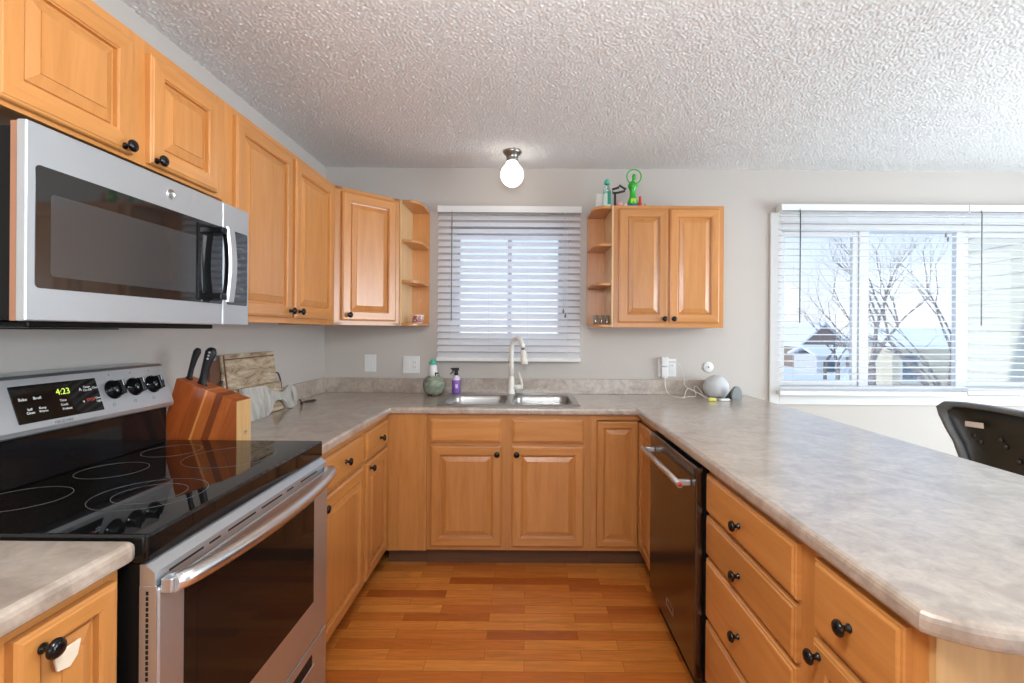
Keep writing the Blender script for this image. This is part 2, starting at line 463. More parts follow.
def tag(o, label=None, cat=None, group=None, kind=None):
    if label: o['label'] = label
    if cat: o['category'] = cat
    if group: o['group'] = group
    if kind: o['kind'] = kind
    return o
def thing(name, loc, label=None, cat=None, group=None, kind=None):
    o = bpy.data.objects.new(name, None)
    o.empty_display_size = 0.05
    o.location = loc
    COL.objects.link(o)
    ORIG[o.name] = Vector(loc)
    return tag(o, label, cat, group, kind)
def struct(o): return tag(o, kind='structure')
def Tr(x, y, z): return Matrix.Translation((x, y, z))
def Rz(d): return Matrix.Rotation(math.radians(d), 4, 'Z')
def Rx(d): return Matrix.Rotation(math.radians(d), 4, 'X')
def Ry(d): return Matrix.Rotation(math.radians(d), 4, 'Y')
def text(name, body, size, T, mat, parent, depth=0.0004, align='CENTER'):
    cu = bpy.data.curves.new('t', 'FONT'); cu.body = body; cu.size = size; cu.extrude = depth
    cu.align_x = align; cu.align_y = 'CENTER'; cu.resolution_u = 3
    to = bpy.data.objects.new('t', cu); COL.objects.link(to)
    bpy.context.view_layer.update()
    me = to.to_mesh()
    mb = MB(T @ Rx(90))
    mb.add([v.co.copy() for v in me.vertices], [list(p.vertices) for p in me.polygons])
    to.to_mesh_clear()
    bpy.data.objects.remove(to, do_unlink=True)
    return mb.build(name, mat, parent)

# ---- rings of a rectangle (local xz plane, front towards -y)
def rect(w, h, i, y):
    return [(i, y, i), (w - i, y, i), (w - i, y, h - i), (i, y, h - i)]
def ring_panel(mb, w, h, prof):
    # prof: (inset, y). material 0 = vertical grain, 1 = horizontal grain
    for a, b in zip(prof[:-1], prof[1:]):
        A, B = rect(w, h, *a), rect(w, h, *b)
        rail = 1 if a[0] < 0.06 else 0
        mb.add([A[0], A[1], B[1], B[0]], [(0, 1, 2, 3)], rail)
        mb.add([A[2], A[3], B[3], B[2]], [(0, 1, 2, 3)], rail)
        mb.add([A[1], A[2], B[2], B[1]], [(0, 1, 2, 3)], 0)
        mb.add([A[3], A[0], B[0], B[3]], [(0, 1, 2, 3)], 0)
    mb.add(rect(w, h, *prof[-1]), [(0, 1, 2, 3)], 0)
    mb.add(rect(w, h, *prof[0])[::-1], [(0, 1, 2, 3)], 0)

KNOB = [(0.0, 0.0), (0.0085, 0.0), (0.0085, 0.003), (0.0055, 0.006), (0.0055, 0.013), (0.011, 0.017), (0.0155, 0.020), (0.016, 0.024), (0.0125, 0.0285), (0.006, 0.0305), (0.0, 0.031)]
def knob(parent, T, x, z, y=-0.019):
    mb = MB(T @ Tr(x, y, z) @ Rx(90))
    mb.lathe(KNOB, 20)
    return mb.build('knob', 'black_knob', parent)
def door(parent, T, w, h, kn=None, name='door'):
    mb = MB(T)
    st = 0.054 if min(w, h) > 0.24 else 0.040
    prof = [(0.0, 0.0), (0.0, -0.0135), (0.003, -0.0165), (0.007, -0.0175), (0.009, -0.0195), (st - 0.006, -0.0195), (st - 0.004, -0.0165), (st - 0.001, -0.0155), (st, -0.0050), (st + 0.006, -0.0035), (st + 0.008, -0.0080), (st + 0.033, -0.0160), (st + 0.0335, -0.0185)]
    ring_panel(mb, w, h, prof)
    o = mb.build(name, ['maple_v', 'maple_h'], parent)
    if kn: knob(o, T, *kn)
    return o
def drawer(parent, T, w, h, kn=None, name='drawer'):
    mb = MB(T)
    ring_panel(mb, w, h, [(0.0, 0.0), (0.0, -0.012), (0.002, -0.0145), (0.007, -0.0150), (0.009, -0.0180), (0.012, -0.0195)])
    mb.m = [1] * len(mb.m)
    o = mb.build(name, ['maple_v', 'maple_h'], parent)
    if kn: knob(o, T, *kn)
    return o
def frame(mb, w, h, stiles, rails, d=0.019):
    # face frame in local coordinates: stiles/rails = list of (a, b); front at y=0, depth behind
    for a, b in stiles: mb.box(a, b, 0, d, 0, h, mi=0)
    for i, (a, b) in enumerate(rails):
        for (s0, s1), (t0, t1) in zip(stiles[:-1], stiles[1:]):
            mb.box(s1, t0, 0.0004, d, a, b, mi=1)
def open_box(mb, w, h, depth, t=0.016, y0=0.019, top=True):
    mb.box(0, t, y0, depth, 0, h, mi=0)
    mb.box(w - t, w, y0, depth, 0, h, mi=0)
    mb.box(t, w - t, y0, depth, 0.012, 0.012 + t, mi=0)
    if top: mb.box(t, w - t, y0, depth, h - t, h, mi=0)
    mb.box(t, w - t, depth - 0.006, depth, 0.028, h - t if top else h, mi=0)

# ================================================================== the room
def wall_with_holes(name, axis, pos, thick, a0, a1, z0, z1, holes, mat='wall_paint'):
    mb = MB()
    xs = sorted({a0, a1, *[h[0] for h in holes], *[h[1] for h in holes]})
    zs = sorted({z0, z1, *[h[2] for h in holes], *[h[3] for h in holes]})
    for i in range(len(xs) - 1):
        for j in range(len(zs) - 1):
            cx, cz = (xs[i] + xs[i + 1]) / 2, (zs[j] + zs[j + 1]) / 2
            if any(h[0] < cx < h[1] and h[2] < cz < h[3] for h in holes): continue
            if axis == 'y': mb.box(xs[i], xs[i + 1], pos, pos + thick, zs[j], zs[j + 1])
            else: mb.box(pos, pos + thick, xs[i], xs[i + 1], zs[j], zs[j + 1])
    return struct(mb.build(name, mat))
WIN1 = (-0.535, 0.290, 1.245, 2.06)
WIN2 = (1.734, 3.69, 0.925, 2.105)
DOOR = (-0.4, 2.2, 0.02, 2.12)      # unseen patio door added to let light in, right wall (y range)
WREAR = (-0.9, 2.7, 0.70, 2.2)      # unseen rear window added to let light in (x range)
wall_with_holes('wall_back', 'y', YB, 0.16, XL - 0.12, XR + 0.12, 0, H, [WIN1, WIN2])
wall_with_holes('wall_left', 'x', XL - 0.12, 0.12, YF - 0.12, YB, 0, H, [])
wall_with_holes('wall_right', 'x', XR, 0.12, YF - 0.12, YB, 0, H, [DOOR])
wall_with_holes('wall_front', 'y', YF - 0.12, 0.12, XL, XR, 0, H, [WREAR])
mb = MB(); mb.box(XL - 0.12, 1.262, YF - 0.12, YB + 0.16, -0.15, 0); mb.box(1.262, XR + 0.12, YF - 0.12, YB + 0.16, -0.15, 0, mi=1)
struct(mb.build('floor', ['strip_floor', 'beige_bounce'], origin=(0, 0, 0)))
# ceiling: a slab whose visible stretch carries real sprayed-on grains
import numpy as np
def ceiling():
    st = 0.0050; ya = -0.30
    nx, ny = int((XR - XL) / st), int((YB - ya) / st)
    rg_ = np.random.default_rng(3)
    W = rg_.standard_normal((ny, nx))
    fy = np.fft.fftfreq(ny, st)[:, None]; fx = np.fft.rfftfreq(nx, st)[None, :]
    f = np.sqrt(fx * fx + fy * fy)
    filt = np.exp(-((f - 76.0) / 34.0) ** 2)
    h_ = np.fft.irfft2(np.fft.rfft2(W) * filt, s=(ny, nx)); h_ /= h_.std()
    z = H - 0.0048 * np.clip(h_ * 0.5 + 0.45, 0, 1.5) ** 1.3 - 0.0003
    xs = np.linspace(XL, XR, nx); ys = np.linspace(ya, YB, ny)
    X, Yy = np.meshgrid(xs, ys)
    co = np.stack([X, Yy, z - H], -1).reshape(-1, 3).astype(np.float32)
    idx = np.arange(nx * ny).reshape(ny, nx)
    q = np.stack([idx[:-1, :-1], idx[1:, :-1], idx[1:, 1:], idx[:-1, 1:]], -1).reshape(-1, 4)
    base = len(co)
    bx_ = np.array([(x, y, zz - H) for zz in (H, H + 0.2) for y in (YF - 0.12, YB + 0.16) for x in (XL - 0.12, XR + 0.12)], np.float32)
    co = np.concatenate([co, bx_])
    bq = np.array([(0, 2, 3, 1), (4, 5, 7, 6), (0, 1, 5, 4), (2, 6, 7, 3), (0, 4, 6, 2), (1, 3, 7, 5)]) + base
    q = np.concatenate([q, bq]).astype(np.int32)
    me = bpy.data.meshes.new('ceiling')
    me.vertices.add(len(co)); me.vertices.foreach_set('co', co.ravel())
    me.loops.add(q.size); me.loops.foreach_set('vertex_index', q.ravel())
    me.polygons.add(len(q)); me.polygons.foreach_set('loop_start', np.arange(0, q.size, 4, dtype=np.int32))
    sm = np.ones(len(q), bool); sm[-6:] = False
    me.polygons.foreach_set('use_smooth', sm)
    me.update(calc_edges=True); me.validate()
    me.materials.append(MATS['popcorn'])
    o = bpy.data.objects.new('ceiling', me); o.location = (0, 0, H); COL.objects.link(o); ORIG['ceiling'] = Vector((0, 0, H))
    struct(o)
ceiling()
struct(MB().box(1.30, XR - 0.01, YB - 0.014, YB, 0, 0.085, bev=0.003).build('baseboard_back', 'white_paint'))
struct(MB().box(XR - 0.014, XR, 2.25, YB - 0.02, 0, 0.085, bev=0.003).build('baseboard_right', 'white_paint'))

def vinyl_frame(mb, x0, x1, z0, z1, y, d, w):
    mb.box(x0, x0 + w, y, y + d, z0, z1, 0.003); mb.box(x1 - w, x1, y, y + d, z0, z1, 0.003)
    mb.box(x0 + w, x1 - w, y, y + d, z1 - w, z1, 0.003); mb.box(x0 + w, x1 - w, y, y + d, z0, z0 + w, 0.003)
# window over the sink: a slider with two sashes
w1 = struct(thing('window_1', (-0.12, YB + 0.1, 1.245)))
mb = MB(); vinyl_frame(mb, WIN1[0] + .001, WIN1[1] - .001, WIN1[2] + .001, WIN1[3] - .001, YB + 0.06, 0.08, 0.040)
mb.build('window_frame', 'white_plastic', w1)
mb = MB(); vinyl_frame(mb, -0.494, -0.105, 1.287, 2.018, YB + 0.075, 0.03, 0.026); mb.build('sash', 'white_plastic', w1)
mb = MB(); vinyl_frame(mb, -0.135, 0.249, 1.287, 2.018, YB + 0.106, 0.03, 0.026); mb.build('sash', 'white_plastic', w1)
MB().box(-0.470, -0.129, YB + 0.088, YB + 0.092, 1.312, 1.993).build('pane', 'pane_glass', w1)
MB().box(-0.111, 0.225, YB + 0.119, YB + 0.123, 1.312, 1.993).build('pane', 'pane_glass', w1)
MB().box(-0.128, -0.108, YB + 0.060, YB + 0.074, 1.60, 1.68, 0.004).build('latch', 'white_plastic', w1)
# dining window: slider, picture pane, slider
w2 = struct(thing('window_2', (2.7, YB + 0.1, 0.925)))
mb = MB(); vinyl_frame(mb, WIN2[0] + .001, WIN2[1] - .001, WIN2[2] + .001, WIN2[3] - .001, YB + 0.05, 0.10, 0.045)
mb.box(2.340, 2.408, YB + 0.075, YB + 0.112, 0.97, 2.06, 0.003); mb.box(3.022, 3.078, YB + 0.075, YB + 0.112, 0.97, 2.06, 0.003)
mb.build('window_frame', 'white_plastic', w2)
mb = MB(); vinyl_frame(mb, 1.782, 2.339, 0.972, 2.058, YB + 0.085, 0.03, 0.040); mb.build('sash', 'white_plastic', w2)
mb = MB(); vinyl_frame(mb, 3.079, 3.642, 0.972, 2.058, YB + 0.085, 0.03, 0.036); mb.build('sash', 'white_plastic', w2)
for a, b in ((1.80, 2.31), (2.41, 3.02), (3.10, 3.62)):
    MB().box(a, b, YB + 0.098, YB + 0.102, 0.985, 2.045).build('pane', 'pane_glass', w2)
mb = MB()
mb.box(1.669, 1.734, YB - 0.018, YB, 0.852, 2.167, 0.004); mb.box(3.69, 3.755, YB - 0.018, YB, 0.852, 2.167, 0.004)
mb.box(1.734, 3.69, YB - 0.018, YB, 2.105, 2.167, 0.004); mb.box(1.734, 3.69, YB - 0.018, YB, 0.852, 0.925, 0.004)
mb.build('window_casing', 'white_paint', w2)
mb = MB(); mb.box(1.735, 3.689, YB - 0.03, YB + 0.05, 0.926, 0.940, 0.004); mb.build('window_sill', 'white_paint', w2)
# unseen openings added for light, behind and beside the camera
w3 = struct(thing('added_window', (0.9, YF, 0.7)))
mb = MB(); vinyl_frame(mb, WREAR[0] + .001, WREAR[1] - .001, WREAR[2] + .001, WREAR[3] - .001, YF - 0.09, 0.05, 0.05); mb.box(0.87, 0.93, YF - 0.09, YF - 0.04, 0.75, 2.15)
mb.build('window_frame', 'white_plastic', w3)
d1 = struct(thing('added_door', (XR, 0.9, 0)))
mb = MB(Tr(XR + 0.07, 0, 0) @ Rz(90)); vinyl_frame(mb, DOOR[0] + .001, DOOR[1] - .001, DOOR[2] + .001, DOOR[3] - .001, 0, 0.05, 0.06); mb.box(0.86, 0.94, 0, 0.05, 0.08, 2.06)
mb.build('door_frame', 'white_plastic', d1)

# ================================================================== blinds
def blind(x0, x1, ztop, zbot, y, tilt, label, pitch=0.0445, wid=0.050, wand=None, tassel=None, sag=0.0, rail=0.028):
    t = thing('window_blind', ((x0 + x1) / 2, YB, zbot), label, 'blind')
    MB().box(x0, x1, y - 0.028, YB - 0.0005 if ztop > 2.17 and x0 < 1 else YB - 0.02, ztop - 0.045, ztop, 0.003).build('headrail', 'white_plastic', t)
    MB().box(x0 + 0.004, x1 - 0.004, y - 0.030, y - 0.0285, ztop - 0.052, ztop - 0.044).build('rail_shadow_strip', 'print_grey', t)  # grey strip painted as the shade line below the headrail
    mb = MB()
    z = ztop - 0.075
    n = int((z - zbot - rail) / pitch)
    hw = wid / 2
    for i in range(n + 1):
        zz = z - i * pitch
        f = i / n
        w0 = 0.0
        a = math.radians(tilt)
        pts = []
        K = 4
        for k in range(K + 1):
            s = -hw + wid * k / K
            c = 0.0035 * (1 - (2 * k / K - 1) ** 2)
            pts.append((s * math.cos(a) - c * math.sin(a), s * math.sin(a) + c * math.cos(a)))
        V, Fc = [], []
        for (dy, dz) in pts:
            V += [(x0 + 0.004, y + dy, zz + dz), (x1 - 0.004, y + dy, zz + dz - sag * f)]
        m = len(V)
        for (dy, dz) in pts:
            V += [(x0 + 0.004, y + dy, zz + dz - 0.0022), (x1 - 0.004, y + dy, zz + dz - 0.0022 - sag * f)]
        for k in range(K):
            a0 = 2 * k
            Fc.append((a0, a0 + 1, a0 + 3, a0 + 2)); Fc.append((m + a0 + 2, m + a0 + 3, m + a0 + 1, m + a0))
        Fc.append((0, m, m + 1, 1)); Fc.append((m - 2, m - 1, 2 * m - 1, 2 * m - 2))
        mb.add(V, Fc, 0, False)
    mb.build('slats', 'slat_white', t)
    MB().box(x0, x1, y - 0.026, y + 0.026, zbot, zbot + rail, 0.004).build('bottom_rail', 'white_plastic', t)
    L = x1 - x0
    for fr in ((0.09, 0.36, 0.63, 0.91) if L > 0.9 else (0.15, 0.85)):
        x = x0 + L * fr
        mb = MB()
        for yy in (y - 0.027, y + 0.027):
            mb.tube([(x, yy, zbot + rail), (x, yy, ztop - 0.045)], 0.0008, 5, cap=False)
        mb.build('ladder_cord', 'white_plastic', t)
    if wand:
        wx, wz, wm = wand
        mb = MB(); mb.tube([(wx, y - 0.034, wz), (wx, y - 0.034, ztop - 0.05)], 0.0035, 8)
        mb.tube([(wx, y - 0.034, ztop - 0.055), (wx, y - 0.030, ztop - 0.035)], 0.002, 6)
        mb.build('tilt_wand', wm, t)
    if tassel:
        tx, tz = tassel
        mb = MB(); 
        for dx in (-0.003, 0.004):
            mb.tube([(tx + dx, y - 0.034, ztop - 0.04), (tx + dx * 2, y - 0.035, tz + 0.03)], 0.0009, 5)
        mb.build('pull_cord', 'white_plastic', t)
        mb = MB(); mb.lathe([(0.0, 0), (0.006, 0.0), (0.007, 0.012), (0.003, 0.03), (0, 0.031)], 10, T=Tr(tx - 0.007, y - 0.035, tz + 0.004)); mb.lathe([(0.0, 0), (0.006, 0.0), (0.007, 0.012), (0.003, 0.03), (0, 0.031)], 10, T=Tr(tx + 0.007, y - 0.035, tz - 0.025))
        mb.build('cord_tassel', 'fixture_metal', t)
    return t
blind(-0.606, 0.368, 2.186, 1.136, YB - 0.045, 42, 'white slatted blind over the sink window, slats half closed', wand=(-0.505, 1.41, 'print_grey'), tassel=(0.255, 1.46))
blind(1.703, 2.955, 2.207, 0.925, YB - 0.065, 4, 'wide white blind on the dining window, left of the two, hanging beside the wall casing', wand=(1.826, 1.41, 'iron'), tassel=(2.804, 1.985), sag=-0.012)
blind(2.962, 3.76, 2.207, 0.935, YB - 0.065, 4, 'white blind on the dining window, right of the two, in front of the siding view', wand=(3.037, 1.40, 'print_grey'), sag=0.01)

# ================================================================== upper cabinets
UZ0, UZ1 = 1.371, 2.133
UL1 = 2.158
UX = XL + 0.305       # frame face of left uppers
# over-range cabinet
c = thing('wall_cabinet', (XL, 1.335, 1.803), 'short maple wall cabinet with two doors above the microwave', 'cabinet')
y0, y1 = 0.945, 1.722
T = Tr(UX, y0, 1.803) @ Rz(90)
mb = MB(T)
open_box(mb, y1 - y0, UL1 - 1.803, 0.304)
frame(mb, y1 - y0, UL1 - 1.803, [(0, 0.045), (0.350, 0.445), (y1 - y0 - 0.05, y1 - y0)], [(0, 0.028), (UL1 - 1.803 - 0.045, UL1 - 1.803)])
mb.build('body', ['maple_v', 'maple_h'], c)
door(c, T @ Tr(0.030, -0.0002, 0.010), 0.340, 0.312, kn=(0.340 - 0.032, 0.014))
door(c, T @ Tr(0.430, -0.0002, 0.010), 0.302, 0.312, kn=(0.018, 0.012))
# neighbour nearer the camera (outside the frame, edge only)
# tall pair
c = thing('wall_cabinet', (XL, 2.23, UZ0), 'tall maple wall cabinet with two long raised panel doors beside the microwave', 'cabinet')
y0, y1 = 1.7225, 2.733
T = Tr(UX, y0, UZ0) @ Rz(90)
mb = MB(T); w = y1 - y0; h = UL1 - UZ0
open_box(mb, w, h, 0.304)
frame(mb, w, h, [(0, 0.070), (0.470, 0.540), (w - 0.10, w)], [(0, 0.040), (h - 0.045, h)])
mb.build('body', ['maple_v', 'maple_h'], c)
door(c, T @ Tr(0.060, -0.0002, 0.026), 0.432, h - 0.052, kn=(0.432 - 0.028, 0.030))
door(c, T @ Tr(0.520, -0.0002, 0.026), 0.440, h - 0.052, kn=(0.030, 0.030))
# diagonal corner cabinet
c = thing('corner_wall_cabinet', (-1.1, 3.05, UZ0), 'maple wall cabinet set diagonally across the corner, one door with a black knob', 'cabinet')
g = 0.001
poly = [(XL + g, 2.734), (UX, 2.734), (-0.796, 3.023), (-0.796, YB - g), (XL + g, YB - g)]
mb = MB()
mb.prism(poly, UZ0, UZ0 + 0.016, mi=1); mb.prism(poly, UL1 - 0.016, UL1, mi=1)
for a, b in ((0, 1), (2, 3), (3, 4), (4, 0)):
    p, q = Vector(poly[a]), Vector(poly[b]); d = (q - p).normalized(); nrm = Vector((-d.y, d.x)) * 0.012
    mb.prism([p, q, q + nrm, p + nrm], UZ0 + 0.016, UL1 - 0.016, mi=0)
T = Tr(UX, 2.734, UZ0) @ Rz(45)
W = 0.289 * math.sqrt(2)
mb2 = MB(T); frame(mb2, W, h, [(0, 0.040), (W - 0.040, W)], [(0, 0.035), (h - 0.045, h)])
mb.v, off = mb.v + mb2.v, len(mb.v); mb.f += [[i + off for i in f] for f in mb2.f]; mb.m += mb2.m; mb.sm += mb2.sm
mb.build('body', ['maple_v', 'maple_h'], c)
door(c, T @ Tr(0.038, -0.0002, 0.026), W - 0.066, h - 0.052, kn=(0.040, 0.032))
h = UZ1 - UZ0
# open end shelves
def end_shelf(poly, side, label, zs, UZ1=2.133):
    cx = sum(p[0] for p in poly) / len(poly)
    t = thing('corner_shelf', (cx, 3.2, UZ0), label, 'shelf')
    xa = [p[0] for p in poly]
    x0, x1 = min(xa), max(xa)
    MB().box(x0 + 0.001, x1 - 0.013, YB - 0.014, YB - 0.001, UZ0, UZ1, mi=0).build('back_panel', 'maple_v', t) if side == 'r' else MB().box(x0 + 0.013, x1 - 0.001, YB - 0.014, YB - 0.001, UZ0, UZ1, mi=0).build('back_panel', 'maple_v', t)
    if side == 'l': MB().box(x0 + 0.0005, x0 + 0.0125, 3.04, YB - 0.001, UZ0, UZ1).build('side_panel', 'maple_in', t)
    else: MB().box(x1 - 0.0125, x1 - 0.0005, 3.04, YB - 0.001, UZ0, UZ1).build('side_panel', 'maple_in', t)
    for z in zs:
        pp = [(min(max(px, x0 + (0.013 if side == 'l' else 0)), x1 - (0.013 if side == 'r' else 0)), min(py, YB - 0.0145)) for px, py in poly]
        MB().prism(pp, z, z + 0.017, bev=0.003).build('shelf', 'maple_h', t)
    return t
PL = [(-0.7955, 3.035), (-0.730, 3.035), (-0.712, 3.042), (-0.690, 3.062), (-0.673, 3.095), (-0.667, 3.13), (-0.667, YB), (-0.7955, YB)]
PR = [(0.545, 3.045), (0.545, YB), (0.414, YB), (0.414, 3.14), (0.420, 3.105), (0.438, 3.072), (0.455, 3.052), (0.480, 3.045)]
end_shelf(PL, 'l', 'open maple end shelves with curved fronts left of the sink window', [UZ0, 1.640, 1.893, UL1 - 0.017], UL1)
end_shelf(PR, 'r', 'open maple end shelves with curved fronts right of the sink window', [UZ0, 1.633, 1.880, UZ1 - 0.017])
# right pair
c = thing('wall_cabinet', (0.89, YB, UZ0), 'maple wall cabinet with two doors right of the sink window', 'cabinet')
T = Tr(0.546, 3.038, UZ0); w = 0.686
mb = MB(T); open_box(mb, w, h, 0.305)
frame(mb, w, h, [(0, 0.040), (0.300, 0.365), (w - 0.040, w)], [(0, 0.040), (h - 0.040, h)])
mb.build('body', ['maple_v', 'maple_h'], c)
door(c, T @ Tr(0.028, -0.0002, 0.030), 0.304, h - 0.052, kn=(0.304 - 0.022, 0.024))
door(c, T @ Tr(0.344, -0.0002, 0.030), 0.310, h - 0.052, kn=(0.024, 0.024))

# ================================================================== base cabinets
CT, CU = 0.914, 0.876      # worktop top and underside
BZ = 0.104
FL = -0.783                # frame face, left run
FB = 2.744                 # frame face, back run
FP = 0.650                 # frame face, peninsula
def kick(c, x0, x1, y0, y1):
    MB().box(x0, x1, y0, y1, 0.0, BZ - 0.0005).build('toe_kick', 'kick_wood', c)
BH = CU - BZ - 0.0008
# near-left cabinets carry the short worktop, which sits a little higher
BN = BH + 0.0195
c = thing('base_cabinet', (XL, 0.75, 0), 'narrow maple base cabinet under the short worktop before the range', 'cabinet')
y0, y1 = 0.695, 0.932
T = Tr(FL, y0, BZ) @ Rz(90)
mb = MB(T); w = y1 - y0; open_box(mb, w, BN, 0.60); frame(mb, w, BN, [(0, 0.045), (w - 0.030, w)], [(0, 0.02), (BN - 0.035, BN)])
mb.build('body', ['maple_v', 'maple_h'], c)
d = door(c, T @ Tr(0.035, -0.0002, 0.012), 0.184, 0.752, kn=(0.038, 0.720))
mb = MB(T @ Tr(0.092, -0.0185, 0.672)); mb.prism([(0.004, 0.006), (0.026, 0.0), (0.040, 0.012), (0.046, 0.036), (0.0, 0.036), (0.0, 0.024)], 0, 0.004, T=Rx(90), bev=0.001)
o = mb.build('latch_plate', 'latch_white', d); o['label'] = 'white plastic child latch'
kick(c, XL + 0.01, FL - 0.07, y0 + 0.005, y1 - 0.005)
c = thing('base_cabinet', (XL, 0.2, 0), 'maple base cabinet at the lower left edge, cut by the frame', 'cabinet')
y0, y1 = 0.05, 0.6945
T = Tr(FL, y0, BZ) @ Rz(90)
mb = MB(T); w = y1 - y0; open_box(mb, w, BN, 0.60); frame(mb, w, BN, [(0, 0.04), (w - 0.020, w)], [(0, 0.02), (BN - 0.035, BN)])
mb.build('body', ['maple_v', 'maple_h'], c)
door(c, T @ Tr(0.030, -0.0002, 0.012), w - 0.045, 0.752, kn=(0.03, 0.72))
kick(c, XL + 0.01, FL - 0.07, y0 + 0.005, y1 - 0.005)
# left run beyond the range
c = thing('base_cabinet', (XL, 2.2, 0), 'maple base cabinet beyond the range with two drawers over two doors', 'cabinet')
y0, y1 = 1.7625, 2.7435
T = Tr(FL, y0, BZ) @ Rz(90)
mb = MB(T); w = y1 - y0; open_box(mb, w, BH, 0.60)
frame(mb, w, BH, [(0, 0.035), (0.530, 0.595), (w - 0.045, w)], [(0, 0.03), (0.580, 0.615), (BH - 0.035, BH)])
mb.build('body', ['maple_v', 'maple_h'], c)
def Y(y): return y - y0
drawer(c, T @ Tr(Y(1.785), -0.0002, 0.713 - BZ), 0.519, 0.132, kn=(2.063 - 1.785, 0.070))
drawer(c, T @ Tr(Y(2.343), -0.0002, 0.713 - BZ), 0.360, 0.132, kn=(2.553 - 2.343, 0.064))
door(c, T @ Tr(Y(1.785), -0.0002, 0.125 - BZ), 0.519, 0.570, kn=(0.045, 0.540))
door(c, T @ Tr(Y(2.343), -0.0002, 0.125 - BZ), 0.360, 0.570, kn=(0.045, 0.540))
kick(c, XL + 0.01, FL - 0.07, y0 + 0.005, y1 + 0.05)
# blind corner filler (left of the sink base)
c = thing('corner_filler', (-0.67, FB, 0), 'plain maple filler panel in the left corner beside the sink cabinet', 'panel')
MB().box(FL + 0.0005, -0.5565, FB - 0.012, FB + 0.02, BZ, CU - 0.001).build('panel', 'maple_v', c)
mb = MB(); mb.box(FL + 0.001, -0.708, FB - 0.018, FB - 0.0125, BZ, CU - 0.03, 0.002); mb.box(-0.572, -0.558, FB - 0.017, FB - 0.0125, BZ, CU - 0.001, 0.002)
mb.build('moulding', 'maple_v', c)
kick(c, FL - 0.005, -0.5565, FB + 0.07, FB + 0.085)
# sink cabinet
c = thing('sink_cabinet', (-0.1, FB, 0), 'maple sink cabinet with two false drawer fronts and two doors', 'cabinet')
x0, x1 = -0.556, 0.372
T = Tr(x0, FB, BZ); w = x1 - x0
mb = MB(T); open_box(mb, w, BH, 0.585, top=False)
frame(mb, w, BH, [(0, 0.050), (0.405, 0.495), (w - 0.070, w)], [(0, 0.035), (0.575, 0.615), (BH - 0.035, BH)])
mb.build('body', ['maple_v', 'maple_h'], c)
drawer(c, T @ Tr(-0.535 - x0, -0.0002, 0.715 - BZ), 0.397, 0.131, name='false_drawer')
drawer(c, T @ Tr(-0.074 - x0, -0.0002, 0.715 - BZ), 0.403, 0.131, name='false_drawer')
door(c, T @ Tr(-0.533 - x0, -0.0002, 0.130 - BZ), 0.400, 0.565, kn=(0.400 - 0.026, 0.522))
door(c, T @ Tr(-0.075 - x0, -0.0002, 0.130 - BZ), 0.405, 0.565, kn=(0.026, 0.522))
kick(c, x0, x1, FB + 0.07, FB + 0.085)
# right corner cabinet with an angled pair of panels
c = thing('corner_base_cabinet', (0.6, FB, 0), 'maple corner base cabinet between sink and dishwasher with a folding door', 'cabinet')
mb = MB()
mb.box(0.3725, 0.402, FB, FB + 0.019, BZ, CU - 0.001); mb.box(0.402, FP, FB + 0.0004, FB + 0.019, BZ, 0.128, mi=1); mb.box(0.402, FP, FB + 0.0004, FB + 0.019, 0.842, CU - 0.001, mi=1)
mb.box(FP, FP + 0.019, 2.350, 2.385, BZ, CU - 0.001); mb.box(FP + 0.0004, FP + 0.019, 2.385, FB, BZ, 0.128, mi=1); mb.box(FP + 0.0004, FP + 0.019, 2.385, FB, 0.842, CU - 0.001, mi=1)
mb.box(0.373, 0.385, FB + 0.02, YB - 0.01, BZ, CU - 0.001); mb.box(FP + 0.02, 1.25, 2.350, 2.362, BZ, CU - 0.001)
mb.box(0.386, 1.25, YB - 0.022, YB - 0.01, BZ, CU - 0.001); mb.box(1.238, 1.25, 2.363, YB - 0.023, BZ, CU - 0.001)
mb.box(0.386, 1.237, FB + 0.02, YB - 0.023, BZ, BZ + 0.016, mi=1)
mb.build('body', ['maple_v', 'maple_h'], c)
door(c, Tr(0.403, FB - 0.0002, 0.130), 0.232, 0.708, name='door')
door(c, Tr(FP - 0.0002, 2.712, 0.130) @ Rz(-90), 0.322, 0.708, name='door')
MB().box(0.373, FP + 0.085, FB + 0.07, FB + 0.085, 0, BZ - 0.0005).build('toe_kick', 'kick_wood', c)
# drawer bank
c = thing('drawer_cabinet', (0.95, 1.4, 0), 'maple base cabinet with four stacked drawers next to the dishwasher', 'cabinet')
y0, y1 = 1.086, 1.7155
T = Tr(FP, y1, BZ) @ Rz(-90); w = y1 - y0
mb = MB(T); open_box(mb, w, BH, 0.60)
frame(mb, w, BH, [(0, 0.030), (w - 0.075, w)], [(0, 0.03), (0.225, 0.255), (0.445, 0.470), (0.595, 0.620), (BH - 0.03, BH)])
mb.build('body', ['maple_v', 'maple_h'], c)
for a, b in ((0.718, 0.850), (0.570, 0.704), (0.352, 0.556), (0.125, 0.338)):
    drawer(c, T @ Tr(y1 - 1.700, -0.0002, a - BZ), 0.562, b - a, kn=(1.700 - 1.430, (b - a) * 0.42 if b - a < 0.15 else (b - a) * 0.47))
MB().box(FP + 0.07, FP + 0.085, y0, y1, 0, BZ - 0.0005).build('toe_kick', 'kick_wood', c)
